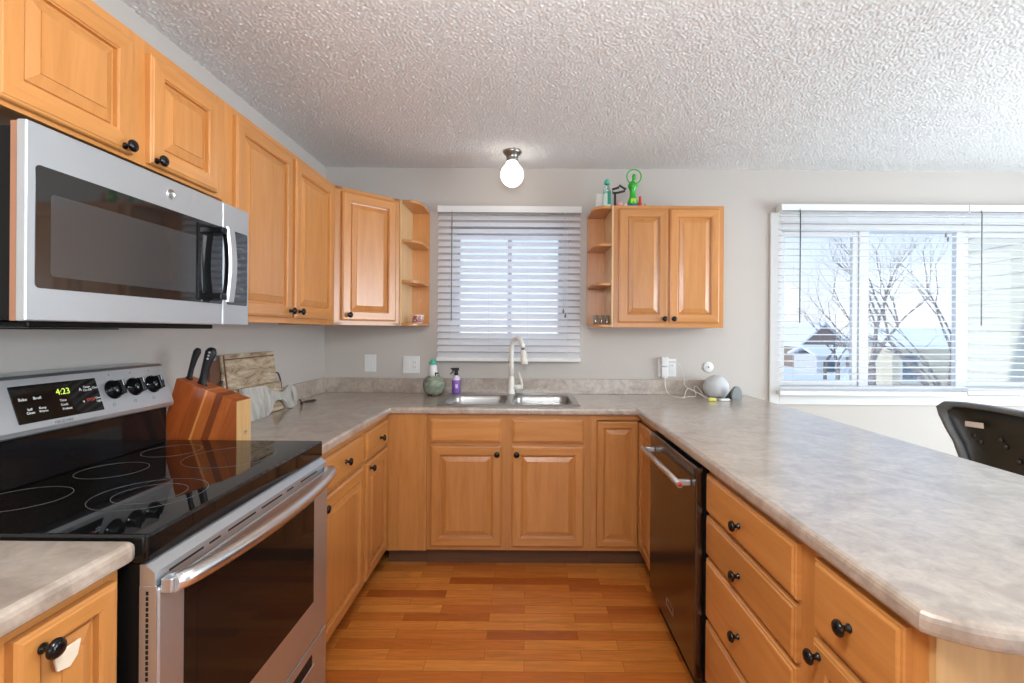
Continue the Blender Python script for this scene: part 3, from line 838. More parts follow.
# end cabinet
c = thing('base_cabinet', (0.95, 0.95, 0), 'maple base cabinet at the peninsula end with one drawer over a door', 'cabinet')
y0, y1 = 0.782, 1.0855
T = Tr(FP, y1, BZ) @ Rz(-90); w = y1 - y0
mb = MB(T); open_box(mb, w, BH, 0.60)
frame(mb, w, BH, [(0, 0.028), (w - 0.050, w)], [(0, 0.03), (0.570, 0.592), (BH - 0.03, BH)])
mb.build('body', ['maple_v', 'maple_h'], c)
drawer(c, T @ Tr(y1 - 1.066, -0.0002, 0.694 - BZ), 0.253, 0.158, kn=(1.066 - 0.942, 0.078))
door(c, T @ Tr(y1 - 1.066, -0.0002, 0.125 - BZ), 0.253, 0.552, kn=(0.026, 0.526))
MB().box(FP + 0.07, FP + 0.085, y0 + 0.02, y1, 0, BZ - 0.0005).build('toe_kick', 'kick_wood', c)
o = MB().box(FP + 0.002, 1.252, y0 - 0.0135, y0 - 0.0005, 0.0, CU - 0.001).build('end_panel', 'oak_end')
tag(o, 'flat wooden end panel closing the near end of the peninsula', 'panel')
o = MB().box(1.2525, 1.265, y0 - 0.0135, YB - 0.016, 0.0, CU - 0.001).build('back_panel', 'oak_end')
tag(o, 'long wooden panel on the dining side of the peninsula', 'panel')

# ================================================================== worktops
def offset_poly(poly, d):
    out = []; n = len(poly)
    for i in range(n):
        p0, p1, p2 = Vector(poly[i - 1]), Vector(poly[i]), Vector(poly[(i + 1) % n])
        a, b = (p1 - p0).normalized(), (p2 - p1).normalized()
        n1, n2 = Vector((-a.y, a.x)), Vector((-b.y, b.x))
        k = (n1 + n2); k = k / max(k.dot(n1), 0.2) if k.length > 1e-6 else n1
        out.append(p1 + k * d)
    return out
def worktop(name, poly, hole, label):
    mb = MB()
    prof = [(0.006, CU), (0.001, CU + 0.004), (0.0, CU + 0.010), (0.0, CT - 0.014), (0.0015, CT - 0.007), (0.005, CT - 0.0025), (0.011, CT)]
    rings = [[(p.x, p.y, z) for p in offset_poly(poly, d)] for d, z in prof]
    mb.loft(rings, cap0=True, cap1=False)
    mb.m = [0] * len(mb.m)
    bm = bmesh.new()
    def loop(pts):
        vs = [bm.verts.new(p) for p in pts]
        return [bm.edges.new((vs[i], vs[(i + 1) % len(vs)])) for i in range(len(vs))]
    ed = loop(rings[-1])
    if hole:
        hx0, hx1, hy0, hy1 = hole
        hp = [(hx0, hy0), (hx1, hy0), (hx1, hy1), (hx0, hy1)]
        ed += loop([(a, b, CT) for a, b in hp])
    r = bmesh.ops.triangle_fill(bm, use_beauty=True, use_dissolve=False, edges=ed, normal=(0, 0, 1))
    for f in bm.faces:
        f.normal_update()
        if f.normal.z < 0: f.normal_flip()
    mb.bm(bm)
    if hole:
        mb.add([(a, b, CT) for a, b in hp] + [(a, b, CT - 0.03) for a, b in hp], [(4, 5, 1, 0), (5, 6, 2, 1), (6, 7, 3, 2), (7, 4, 0, 3)])
    return mb
e1 = [(-0.753, 1.7620), (-0.753, 2.709), (0.617, 2.709), (0.617, 0.760), (0.625, 0.748), (0.645, 0.733), (0.670, 0.718), (0.70, 0.707), (0.74, 0.699), (0.80, 0.694), (1.38, 0.690), (1.46, 0.705), (1.51, 0.75), (1.525, 0.82), (1.525, YB - 0.001), (XL + 0.001, YB - 0.001), (XL + 0.001, 1.7620)]
HOLE = (-0.495, 0.297, 2.790, 3.285)
t = thing('worktop', (0, 2.9, CU), 'long beige mottled laminate worktop running round the sink wall and down the peninsula', 'worktop')
mb = worktop('slab', e1, HOLE, '')
# underside must be open over the sink bowls: rebuild bottom face as strips
mb.build('slab', 'laminate', t, origin=(0, 2.9, CU))
mb = MB()
mb.box(XL + 0.0005, XL + 0.020, 1.7625, YB - 0.001, CT + 0.0003, 1.016, 0.002); mb.box(XL + 0.0205, 1.238, YB - 0.020, YB - 0.0005, CT + 0.0003, 1.016, 0.002)
mb.build('backsplash', 'laminate', t, origin=(0, 2.9, CU))
t = thing('worktop', (-1.07, 0.5, CU), 'short worktop at the lower left before the range with a rounded corner', 'worktop')
e2 = [(XL + 0.001, 0.02), (-0.749, 0.02), (-0.749, 0.925), (-0.753, 0.936), (-0.764, 0.942), (XL + 0.001, 0.942)]
m2 = worktop('slab', e2, None, '')
m2.v = [p + Vector((0, 0, 0.020)) for p in m2.v]
m2.build('slab', 'laminate', t, origin=(0, 0.5, CU))
MB().box(XL + 0.0005, XL + 0.020, 0.021, 0.940, CT + 0.0203, 1.036, 0.002).build('backsplash', 'laminate', t, origin=(0, 0.5, CU))

# ================================================================== sink
def rrect(x0, x1, y0, y1, r, z, n=5):
    pts = []
    for cx, cy, a0 in ((x1 - r, y0 + r, -90), (x1 - r, y1 - r, 0), (x0 + r, y1 - r, 90), (x0 + r, y0 + r, 180)):
        for k in range(n + 1):
            a = math.radians(a0 + 90 * k / n)
            pts.append((cx + r * math.cos(a), cy + r * math.sin(a), z))
    return pts
sk = thing('kitchen_sink', (-0.1, 3.03, CT), 'double bowl stainless steel sink set in the worktop under the window', 'sink')
SX0, SX1, SY0, SY1, SZ = -0.515, 0.317, 2.765, 3.318, CT + 0.007
mb = MB()
bm = bmesh.new()
def lp(pts):
    vs = [bm.verts.new(p) for p in pts]
    return [bm.edges.new((vs[i], vs[(i + 1) % len(vs)])) for i in range(len(vs))]
bowls = [(-0.478, -0.116), (-0.082, 0.280)]
BY0, BY1 = 2.800, 3.200
ed = lp(rrect(SX0 + 0.006, SX1 - 0.006, SY0 + 0.006, SY1 - 0.006, 0.03, SZ))
for a, b in bowls: ed += lp(rrect(a, b, BY0, BY1, 0.06, SZ))
bmesh.ops.triangle_fill(bm, use_beauty=True, edges=ed, normal=(0, 0, 1))
for f in bm.faces:
    f.normal_update()
    if f.normal.z < 0: f.normal_flip()
mb.bm(bm)
mb.loft([rrect(SX0, SX1, SY0, SY1, 0.035, CT + 0.0004), rrect(SX0 + 0.002, SX1 - 0.002, SY0 + 0.002, SY1 - 0.002, 0.033, SZ - 0.002), rrect(SX0 + 0.006, SX1 - 0.006, SY0 + 0.006, SY1 - 0.006, 0.03, SZ)], cap0=False, cap1=False, smooth=True)
mb.build('rim', 'steel_sink', sk)
for a, b in bowls:
    mb = MB()
    R = []
    for i, dz, r in ((0, 0, 0.06), (0.006, -0.006, 0.058), (0.010, -0.03, 0.056), (0.016, -0.13, 0.055), (0.030, -0.165, 0.05), (0.06, -0.175, 0.03)):
        R.append(rrect(a + i, b - i, BY0 + i, BY1 - i, r, SZ + dz)[::-1])
    mb.loft(R, cap0=False, cap1=True, smooth=True)
    bo = mb.build('bowl', 'steel_sink', sk)
    MB(Tr((a + b) / 2, 3.0, SZ - 0.1745)).lathe([(0, 0.0015), (0.02, 0.001), (0.036, 0.003), (0.040, 0.0002)][::-1], 24).build('drain', 'steel_bright', bo)

# faucet
fc = thing('faucet', (-0.098, 3.255, SZ), 'cream pull-down gooseneck faucet with a side lever behind the sink', 'faucet')
bx, by = -0.098, 3.255
MB(Tr(bx, by, SZ + 0.0003)).lathe([(0, 0), (0.027, 0), (0.027, 0.004), (0.0235, 0.012), (0.0225, 0.06), (0.0205, 0.10), (0.0185, 0.118), (0.013, 0.124), (0, 0.125)], 24).build('base', 'cream_enamel', fc)
d = Vector((0.50, -0.86)).normalized()
R_ = 0.078
pts = [Vector((bx, by, SZ + 0.11)), Vector((bx, by, SZ + 0.2)), Vector((bx, by, 1.215))]
for k in range(1, 15):
    a = PI - (PI * 0.93) * k / 14
    s = R_ + R_ * math.cos(a)
    pts.append(Vector((bx + d.x * s, by + d.y * s, 1.215 + R_ * 1.05 * math.sin(a))))
MB().tube(pts, [0.0185, 0.0175, 0.0165] + [0.0155] * 14, 14).build('spout', 'cream_enamel', fc)
p = pts[-1]; q = p + Vector((d.x * 0.018, d.y * 0.018, -0.105)); mid = p.lerp(q, 0.12)
MB().tube([p, mid], 0.0115, 14).build('collar', 'print_grey', fc)
MB().tube([mid, p.lerp(q, 0.2), p.lerp(q, 0.7), q], [0.0165, 0.0195, 0.0225, 0.0250], 16).build('spray_head', 'cream_enamel', fc)
mb = MB(); mb.tube([(bx + 0.012, by, SZ + 0.045), (bx + 0.066, by - 0.006, SZ + 0.045)], [0.017, 0.0195], 16)
mb.tube([(bx + 0.066, by - 0.006, SZ + 0.045), (bx + 0.078, by - 0.008, SZ + 0.046)], [0.0195, 0.014], 16)
mb.tube([(bx + 0.074, by - 0.006, SZ + 0.052), (bx + 0.066, by - 0.004, SZ + 0.09), (bx + 0.048, by, SZ + 0.145)], [0.0095, 0.0085, 0.0075], 10)
mb.build('lever', 'cream_enamel', fc)

# ================================================================== range
rg = thing('electric_range', (-1.05, 1.332, 0), 'stainless electric range with black glass top and oven door', 'range')
RY0, RY1 = 0.9450, 1.7610
mb = MB(); mb.box(XL + 0.004, -0.752, RY0 + 0.004, RY1 - 0.004, 0.03, 0.883); 
for yy in (RY0 + 0.05, RY1 - 0.05):
    for xx in (-1.33, -0.80): mb.tube([(xx, yy, 0), (xx, yy, 0.031)], 0.018, 10)
mb.build('body', 'black_enamel', rg)
ck = MB().box(-1.30, -0.736, RY0, RY1, 0.8835, 0.941, 0.006, seg=3).build('cooktop', 'black_glass', rg)
def ring(cx, cy, r, w=0.0012):
    mb = MB(Tr(cx, cy, 0.9411))
    n = 56; V, Fc = [], []
    for k in range(n):
        a = 2 * PI * k / n
        for rr, zz in ((r, 0.0), (r, 0.0004), (r + w, 0.0004), (r + w, 0.0)): V.append((rr * math.cos(a), rr * math.sin(a), zz))
    for k in range(n):
        j = (k + 1) % n
        for s in range(3): Fc.append((4 * k + s, 4 * j + s, 4 * j + s + 1, 4 * k + s + 1))
    mb.add(V, Fc, 0, False); return mb.build('burner_ring', 'ring_grey', ck)
for a in ((-0.915, 1.185, 0.118), (-0.915, 1.185, 0.075), (-0.93, 1.53, 0.128), (-1.165, 1.600, 0.082), (-1.170, 1.375, 0.082), (-1.185, 1.140, 0.090)): ring(*a)
# riser and control panel
MB().box(XL + 0.004, -1.275, RY0, 1.722, 0.9415, 1.066, 0.003).build('riser', 'black_gloss', rg)
mb = MB(); mb.prism([(RY0, 0), (RY1, 0), (RY1, 1), (RY0, 1)], 0, 1) if False else None
prof = [(XL + 0.006, 1.0665), (-1.270, 1.0665), (-1.252, 1.074), (-1.250, 1.086), (-1.292, 1.212), (-1.300, 1.220), (XL + 0.006, 1.222)]
mb.loft([[(x, yy, z) for x, z in prof] for yy in (RY0, 1.722)])
cp = mb.build('control_panel', 'steel', rg)
U = Vector((-0.042, 0, 0.126)).normalized(); Nn = Vector((U.z, 0, -U.x))
def PT(y, s, out=0.0):
    o = Vector((-1.250, y, 1.086)) + U * s + Nn * out
    M = Matrix(((0, -Nn.x, U.x, o.x), (1, 0, 0, o.y), (0, -Nn.z, U.z, o.z), (0, 0, 0, 1)))
    return M
PL_ = 0.1328
mb = MB(PT(0, 0)); mb.box(1.200, 1.444, -0.0022, 0.001, 0.016, PL_ - 0.018, 0.002)
dp = mb.build('display', 'black_glass', cp)
text('clock_digits', '4:23', 0.024, PT(1.335, 0.086, 0.0024), 'display_green', dp)
for s, yy, ss, z in (('Bake', 1.225, 0.011, 0.078), ('Broil', 1.262, 0.011, 0.078), ('Self\nClean', 1.235, 0.009, 0.046), ('Keep\nWarm', 1.268, 0.009, 0.046), ('Time', 1.328, 0.009, 0.062), ('Cook', 1.328, 0.009, 0.050), ('Preheat', 1.333, 0.009, 0.038), ('Timer\nOn-Off', 1.408, 0.009, 0.086), ('^', 1.386, 0.020, 0.082), ('v', 1.386, 0.013, 0.050), ('Clock', 1.435, 0.009, 0.086), ('Oven\nLight', 1.435, 0.009, 0.050)):
    text('button_text', s, ss, PT(yy, z, 0.0024), 'print_white', dp)
text('button_text', 'STOP', 0.012, PT(1.410, 0.052, 0.0024), 'print_red', dp)
text('brand_text', 'FRIGIDAIRE', 0.0105, PT(1.316, 0.006, 0.0004), 'print_grey', cp)
for yy in (1.495, 1.575, 1.652, 1.010, 1.090):
    kb = MB(PT(yy, 0.072, 0.0) @ Rx(90)); kb.lathe([(0, 0.0), (0.030, 0.0), (0.030, 0.003), (0.0255, 0.004), (0.024, 0.022), (0.0215, 0.026), (0.0, 0.027)], 28)
    ko = kb.build('knob', 'black_gloss', cp)
    kb = MB(PT(yy, 0.072, 0.0)); kb.box(-0.0075, 0.0075, -0.036, -0.0265, -0.022, 0.022, 0.003); kb.build('grip', 'black_gloss', ko)
    kb = MB(PT(yy, 0.072, 0.0)); kb.box(-0.001, 0.001, -0.0372, -0.036, 0.004, 0.020); kb.build('pointer', 'print_white', ko)
    for dx, dz in ((-0.030, 0.030), (0.030, 0.030), (0.0, -0.040)):
        pass
    r = MB(PT(yy - 0.012, 0.026, 0.0002) @ Rx(90)); r.lathe([(0.0040, 0), (0.0040, 0.0004), (0.0052, 0.0004), (0.0052, 0)], 14); r.build('burner_mark', 'print_grey', cp)
    r = MB(PT(yy, 0.119, 0.0)); r.box(-0.002, 0.002, -0.0005, 0.0005, -0.002, 0.002); r.build('burner_mark', 'print_grey', cp)
# vent strip above the door
DX = -0.716
mb = MB(); mb.loft([[(x, yy, z) for x, z in ((-0.7515, 0.836), (-0.722, 0.836), (-0.722, 0.866), (-0.742, 0.8825), (-0.7515, 0.8825))] for yy in (RY0 + 0.002, RY1 - 0.002)])
vt = mb.build('vent_trim', 'steel', rg)
Tv = Tr(-0.7205, 0, 0.868) @ Rz(90)
for a, b in ((0.985, 1.090), (1.110, 1.150), (1.180, 1.300), (1.330, 1.440), (1.470, 1.510), (1.560, 1.680)):
    MB().box(-0.7225, -0.7212, a, b, 0.851, 0.8555).build('vent_slot', 'slot_dark', vt)
# side trim with slots
mb = MB(); mb.box(-0.7515, -0.7185, RY0 + 0.001, RY0 + 0.0035, 0.06, 0.84); st = mb.build('side_trim', 'steel', rg)
mb = MB()
for k in range(17): mb.box(-0.7385, -0.7335, RY0 + 0.0003, RY0 + 0.0012, 0.655 + k * 0.0105, 0.6625 + k * 0.0105)
mb.build('side_slots', 'slot_dark', st)
# oven door
mb = MB(); mb.box(-0.7515, DX, RY0 + 0.0045, RY1 - 0.003, 0.285, 0.8345, 0.004)
od = mb.build('oven_door', 'steel', rg)
MB().box(DX - 0.002, DX + 0.0012, 1.020, 1.646, 0.420, 0.802, 0.001).build('window', 'oven_glass', od)
MB().box(DX + 0.0012, DX + 0.0016, 1.060, 1.606, 0.455, 0.772).build('window_inner', 'oven_glass', od)
pts = []
for k in range(25):
    f = k / 24; yy = RY0 + 0.020 + (RY1 - RY0 - 0.040) * f
    pts.append((DX + 0.018 + 0.046 * math.sin(PI * f) ** 0.6, yy, 0.838))
MB().tube(pts, 0.0185, 14).build('handle', 'steel_bright', od)
for yy in (RY0 + 0.022, RY1 - 0.022): MB().box(DX - 0.0005, DX + 0.022, yy - 0.013, yy + 0.013, 0.822, 0.852, 0.003).build('handle_mount', 'steel', od)
# drawer
mb = MB(); mb.box(-0.7515, DX - 0.001, RY0 + 0.0045, RY1 - 0.003, 0.055, 0.276, 0.004)
dr = mb.build('storage_drawer', 'steel', rg)
MB().box(DX - 0.004, DX + 0.0005, 1.10, 1.640, 0.208, 0.246, 0.002).build('pull_recess', 'slot_dark', dr)
MB().box(DX - 0.001, DX + 0.004, 1.09, 1.650, 0.200, 0.2085, 0.002).build('pull_lip', 'steel_bright', dr)

# ================================================================== microwave
mw = thing('microwave', (-1.2, 1.33, 1.357), 'stainless over-the-range microwave with black glass window and vertical handle', 'microwave')
MX = -0.984; MY0, MY1, MZ0, MZ1 = 0.9505, 1.7165, 1.357, 1.755
MB().box(XL + 0.003, MX - 0.033, MY0 + 0.004, MY1 - 0.002, MZ0 + 0.002, MZ1 - 0.012).build('body', 'black_enamel', mw)
MB().box(MX - 0.0325, MX - 0.020, MY0 + 0.002, MY1 - 0.001, MZ0 + 0.0005, MZ1 - 0.003).build('door_inner_edge', 'mw_reflection', mw)  # inner door edge, coloured as if reflecting the cabinets
YS = 1.570
mb = MB(); mb.box(MX - 0.0195, MX, MY0, YS - 0.0012, MZ0, MZ1, 0.003); md = mb.build('door', 'steel', mw)
mb = MB(); mb.box(MX - 0.0195, MX, YS + 0.0012, MY1, MZ0, MZ1, 0.003); mp_ = mb.build('control_panel', 'steel', mw)
def rplate(mb, y0, y1, z0, z1, r, x0, x1, mi=0):
    A = [(x0, p[0], p[1]) for p in [(q[0], q[1]) for q in rrect(y0, y1, z0, z1, r, 0)]]
    B = [(x1, a[1], a[2]) for a in A]
    mb.loft([A, B], mi=mi)
mb = MB(); rplate(mb, 0.969, YS - 0.003, 1.424, 1.672, 0.010, MX - 0.002, MX + 0.0010); mg = mb.build('window', 'mw_glass', md)
mb = MB(); rplate(mb, 1.000, 1.440, 1.450, 1.620, 0.008, MX + 0.0009, MX + 0.0014); mb.build('window_mesh', 'mw_mesh', mg)
mb = MB(); rplate(mb, 1.592, 1.706, 1.424, 1.672, 0.008, MX - 0.002, MX + 0.0010); mb.build('touch_panel', 'mw_glass', mp_)
Tm = Tr(MX + 0.0012, 0, 0) @ Rz(90)
pd = [o for o in bpy.data.objects if o.name == 'touch_panel'][0]
for r_, row in enumerate((('Popcorn', 'Reheat'), ('Defrost', 'Cook'), ('1 2 3',), ('4 5 6',), ('7 8 9',), ('Off 0 On',), ('Start',))):
    for k, s in enumerate(row):
        text('button_text', s, 0.011 if len(row) > 1 else 0.016, Tm @ Tr(1.649 + (k - (len(row) - 1) / 2) * 0.052, 0, 1.618 - r_ * 0.027), 'print_grey', pd)
# round badge
b = MB(Tr(MX, 1.339, 1.715) @ Rz(90) @ Rx(90)); b.lathe([(0.0, 0.001), (0.0125, 0.001), (0.0125, 0.0022), (0.0145, 0.0022), (0.0145, 0.0)][::-1], 28); bd = b.build('badge', 'steel_bright', md)
text('monogram', 'GE', 0.013, Tm @ Tr(1.339, -0.0010, 1.715), 'print_grey', bd)
# handle
mb = MB(); hx = MX + 0.001
mb.box(hx, hx + 0.040, 1.500, 1.556, 1.640, 1.662, 0.004); mb.box(hx, hx + 0.040, 1.500, 1.556, 1.434, 1.456, 0.004)
rings = []
N = 10
for k in range(N + 1):
    f = k / N; z = 1.440 + 0.216 * f; bow = 0.010 * math.sin(PI * f)
    rings.append([(hx + 0.022 + bow, 1.528, z), (hx + 0.022 + bow, 1.558, z), (hx + 0.036 + bow, 1.558, z), (hx + 0.036 + bow, 1.528, z)][::-1])
mb.loft(rings)
hd = mb.build('handle', 'black_gloss', md)
rings = []
for k in range(N + 1):
    f = k / N; z = 1.430 + 0.236 * f; bow = 0.010 * math.sin(PI * f)
    rings.append([(hx + 0.0362 + bow, 1.526, z), (hx + 0.0362 + bow, 1.562, z), (hx + 0.043 + bow, 1.558, z), (hx + 0.043 + bow, 1.530, z)][::-1])
MB().loft(rings).build('handle_face', 'steel', hd)
mb = MB(); mb.box(hx, hx + 0.004, 1.446, 1.500, 1.434, 1.456, 0.001); mb.box(hx, hx + 0.004, 1.446, 1.500, 1.640, 1.662, 0.001); mb.box(hx, hx + 0.004, 1.446, 1.468, 1.456, 1.640, 0.001)
mb.build('handle_plate', 'black_gloss', hd)
mb = MB(); mb.box(-1.33, -1.02, 0.99, 1.58, 1.344, 1.3588, 0.004); mb.box(-1.31, -1.05, 1.02, 1.25, 1.340, 1.3435, 0.001)
mb.build('grease_filter', 'black_enamel', mw)

# ================================================================== dishwasher
dw = thing('dishwasher', (0.9, 2.03, 0), 'dark stainless dishwasher with a bright bar handle set in the peninsula', 'dishwasher')
DXF = 0.603
MB().box(DXF + 0.028, 1.235, 1.722, 2.346, BZ, 0.868).build('body', 'black_enamel', dw)
mb = MB(); mb.box(DXF, DXF + 0.0275, 1.718, 2.344, 0.115, 0.866, 0.004, seg=3); dd = mb.build('door', 'dark_steel', dw)
mb = MB(); mb.box(DXF - 0.0015, DXF + 0.001, 1.730, 2.336, 0.822, 0.862, 0.001); mb.build('control_strip', 'dark_steel', dd)
mb = MB(); mb.tube([(DXF - 0.048, 1.745, 0.795), (DXF - 0.048, 2.300, 0.795)], 0.0115, 16)
hd = mb.build('handle', 'steel_bright', dd)
for yy in (1.775, 2.270): MB().box(DXF - 0.048, DXF - 0.0005, yy - 0.010, yy + 0.010, 0.785, 0.805, 0.003).build('handle_mount', 'steel', hd)
mb = MB(Tr(DXF - 0.048, 1.7445, 0.795) @ Rx(90)); mb.lathe([(0, 0.0015), (0.0075, 0.0012), (0.0075, 0)][::-1], 20); mb.build('end_badge', 'red_badge', hd)
mb = MB(); mb.box(DXF - 0.0012, DXF, 1.965, 2.060, 0.190, 0.193); mb.box(DXF - 0.0012, DXF, 1.965, 2.060, 0.217, 0.220); mb.box(DXF - 0.0012, DXF, 1.965, 1.968, 0.190, 0.220); mb.box(DXF - 0.0012, DXF, 2.057, 2.060, 0.190, 0.220)
mb.build('nameplate', 'steel_bright', dd)
MB().box(DXF + 0.05, DXF + 0.065, 1.722, 2.346, 0, BZ - 0.001).build('toe_kick', 'black_enamel', dw)

# ================================================================== ceiling light
cl = thing('ceiling_light', (-0.095, 3.03, H), 'small ceiling light with a glowing white globe above the sink window', 'light')
MB(Tr(-0.095, 3.03, H)).lathe([(0, 0.0), (0.058, 0.0), (0.060, -0.008), (0.052, -0.022), (0.040, -0.030), (0.036, -0.055), (0.040, -0.066), (0.0, -0.067)][::-1], 32).build('canopy', 'fixture_metal', cl)
prof = [(0.0, -0.225)]
for k in range(1, 15):
    a = -PI / 2 + (PI * 0.80) * k / 14
    prof.append((0.072 * math.cos(a), -0.150 + 0.075 * math.sin(a)))
prof.append((0.034, -0.0675)); prof.append((0.0, -0.0675))
MB(Tr(-0.095, 3.03, H)).lathe(prof, 32).build('globe', 'lit_globe', cl)

# ================================================================== wall plates
def plate(x0, x1, z0, z1, label, cat, name):
    t = thing(name, ((x0 + x1) / 2, YB, z0), label, cat)
    MB().box(x0, x1, YB - 0.006, YB - 0.0003, z0, z1, 0.0025).build('cover_plate', 'white_plastic', t)
    return t
t = plate(-1.112, -1.032, 1.056, 1.174, 'white rocker switch plate left of the double plate, above the corner worktop', 'switch', 'light_switch')
MB().box(-1.089, -1.055, YB - 0.009, YB - 0.0062, 1.081, 1.149, 0.0015).build('rocker', 'white_plastic', t)
t = plate(-0.848, -0.732, 1.048, 1.165, 'white double wall plate with switch and socket near the jar', 'switch', 'wall_plate')
MB().box(-0.830, -0.798, YB - 0.009, YB - 0.0062, 1.073, 1.140, 0.0015).build('rocker', 'white_plastic', t)
so = MB().box(-0.782, -0.750, YB - 0.009, YB - 0.0062, 1.073, 1.140, 0.0015).build('socket', 'white_plastic', t)
mb = MB()
for zz in (1.090, 1.122):
    for dx in (-0.006, 0.006): mb.box(-0.766 + dx - 0.001, -0.766 + dx + 0.001, YB - 0.0093, YB - 0.0089, zz - 0.004, zz + 0.004)
mb.build('socket_slots', 'slot_dark', so)
t = plate(0.905, 1.033, 1.036, 1.160, 'white double wall plate beneath the right wall cabinet with chargers plugged in', 'socket', 'wall_outlet')
so = MB().box(0.985, 1.018, YB - 0.009, YB - 0.0062, 1.063, 1.133, 0.0015).build('socket', 'white_plastic', t)
mb = MB()
for dx in (-0.006, 0.006): mb.box(1.0015 + dx - 0.001, 1.0015 + dx + 0.001, YB - 0.0095, YB - 0.0089, 1.108, 1.120)
mb.build('socket_slots', 'slot_dark', so)
o = MB().box(0.925, 0.968, YB - 0.040, YB - 0.0065, 1.110, 1.172, 0.004).build('charger', 'white_plastic')
tag(o, 'white plug charger in the upper socket, one above the other', 'charger')
o = MB().box(0.925, 0.965, YB - 0.036, YB - 0.0065, 1.028, 1.106, 0.004).build('charger', 'white_plastic')
tag(o, 'white plug charger in the lower socket, under the other one', 'charger')
t = thing('wall_disc', (1.253, YB, 1.10), 'small round white wall disc above the speaker', 'sensor')
MB(Tr(1.253, YB - 0.0003, 1.104) @ Rx(90)).lathe([(0, 0), (0.036, 0), (0.036, 0.006), (0.030, 0.010), (0.0, 0.012)], 28).build('disc', 'white_plastic', t)
MB(Tr(1.253, YB - 0.0122, 1.104) @ Rx(90)).lathe([(0, 0), (0.006, 0), (0.005, 0.002), (0, 0.002)], 12).build('centre_button', 'print_grey', t)

# ================================================================== things on the worktop
# smart speaker ball
t = thing('speaker', (1.262, 3.225, CT), 'round pale grey fabric speaker ball on the worktop by the cords', 'speaker')
prof = [(0.0, 0.002), (0.045, 0.002)]
for k in range(1, 20):
    a = -PI * 0.27 + PI * 0.77 * k / 19
    prof.append((0.082 * math.cos(a), 0.064 + 0.082 * math.sin(a)))
MB(Tr(1.262, 3.225, CT)).lathe(prof, 32).build('fabric_shell', 'speaker_fabric', t)
MB(Tr(1.262, 3.225, CT + 0.0004)).lathe([(0, 0), (0.048, 0), (0.046, 0.006), (0, 0.006)], 28).build('foot', 'speaker_grey', t)
# small grey device
t = thing('desk_clock', (1.335, 3.12, CT), 'small grey wedge shaped device right of the speaker ball', 'device')
prof = [(0.0, 0.0), (0.036, 0.0), (0.040, 0.02), (0.036, 0.055), (0.025, 0.078), (0.012, 0.088), (0, 0.090)]
A = [[(1.355 + (x), 3.09, CT + 0.0005 + z)] for x, z in prof]
def outline(s, off):
    pts = [(-0.030, 0), (0.030, 0), (0.034, 0.02), (0.032, 0.05), (0.022, 0.075), (0.006, 0.086), (-0.010, 0.084), (-0.024, 0.068), (-0.031, 0.045), (-0.034, 0.02)]
    return [(1.345 + p[0] * s, 3.09 + off, CT + 0.0005 + p[1] * s) for p in pts]
MB().loft([outline(0.9, 0.0), outline(1.0, 0.006), outline(1.0, 0.020), outline(0.9, 0.026)]).build('face', 'speaker_grey', t)
MB().add([(1.275, 3.125, CT + 0.0005), (1.335, 3.117, CT + 0.0005), (1.335, 3.138, CT + 0.0005), (1.283, 3.138, CT + 0.0005), (1.332, 3.117, CT + 0.080), (1.332, 3.132, CT + 0.060)], [(3, 2, 1, 0), (0, 1, 4), (0, 4, 5, 3), (1, 2, 5, 4), (3, 5, 2)]).build('rear_housing', 'black_plastic', t)
# yellow and white bits
o = MB(Tr(1.175, 3.03, CT + 0.0005) @ Rz(-8)).box(-0.035, 0.012, -0.015, 0.015, 0, 0.020, 0.006).build('sweet_packet', 'yellow_print'); tag(o, 'small yellow packet in front of the speaker ball', 'packet')
o = MB(Tr(1.240, 3.03, CT + 0.0005) @ Rz(12)).box(-0.034, 0.034, -0.012, 0.012, 0, 0.016, 0.006).build('plug_adapter', 'white_plastic'); tag(o, 'small white adapter beside the yellow packet', 'adapter')
def curve_pts(P, n=10):
    P = [Vector(p) for p in P]; out = []
    for i in range(len(P) - 1):
        p0, p1, p2, p3 = P[max(i - 1, 0)], P[i], P[i + 1], P[min(i + 2, len(P) - 1)]
        for k in range(n):
            t = k / n
            out.append(0.5 * ((2 * p1) + (-p0 + p2) * t + (2 * p0 - 5 * p1 + 4 * p2 - p3) * t * t + (-p0 + 3 * p1 - 3 * p2 + p3) * t ** 3))
    out.append(P[-1]); return out
zc = CT + 0.004
o = MB().tube(curve_pts([(0.945, YB - 0.042, 1.045), (0.945, 3.285, 0.97), (0.965, 3.25, zc + 0.004), (1.02, 3.15, zc), (1.06, 3.22, zc + 0.03), (1.10, 3.27, zc + 0.045), (1.14, 3.18, zc + 0.02), (1.16, 3.12, zc), (1.19, 3.05, zc + 0.004)]), 0.0028, 8).build('power_cord', 'cord_white'); tag(o, 'white cord dropping from the lower charger and looping on the worktop', 'cord')
o = MB().tube(curve_pts([(0.968, YB - 0.03, 1.14), (1.03, 3.29, 1.13), (1.065, 3.285, 1.05), (1.07, 3.27, 0.985), (1.11, 3.23, 0.955), (1.15, 3.17, 0.935), (1.165, 3.08, zc + 0.004), (1.18, 3.045, zc)]), 0.0024, 8).build('power_cord', 'cord_white'); tag(o, 'white cord arching right from the upper charger down to the speaker', 'cord')
o = MB().tube(curve_pts([(1.0, 3.10, zc + 0.003), (1.06, 3.17, zc + 0.004), (1.12, 3.20, zc + 0.006), (1.125, 3.25, zc + 0.05), (1.15, 3.27, zc + 0.06), (1.17, 3.22, zc + 0.02)]), 0.0024, 8).build('power_cord', 'cord_white'); tag(o, 'short white cord crossing the two others behind the speaker ball', 'cord')

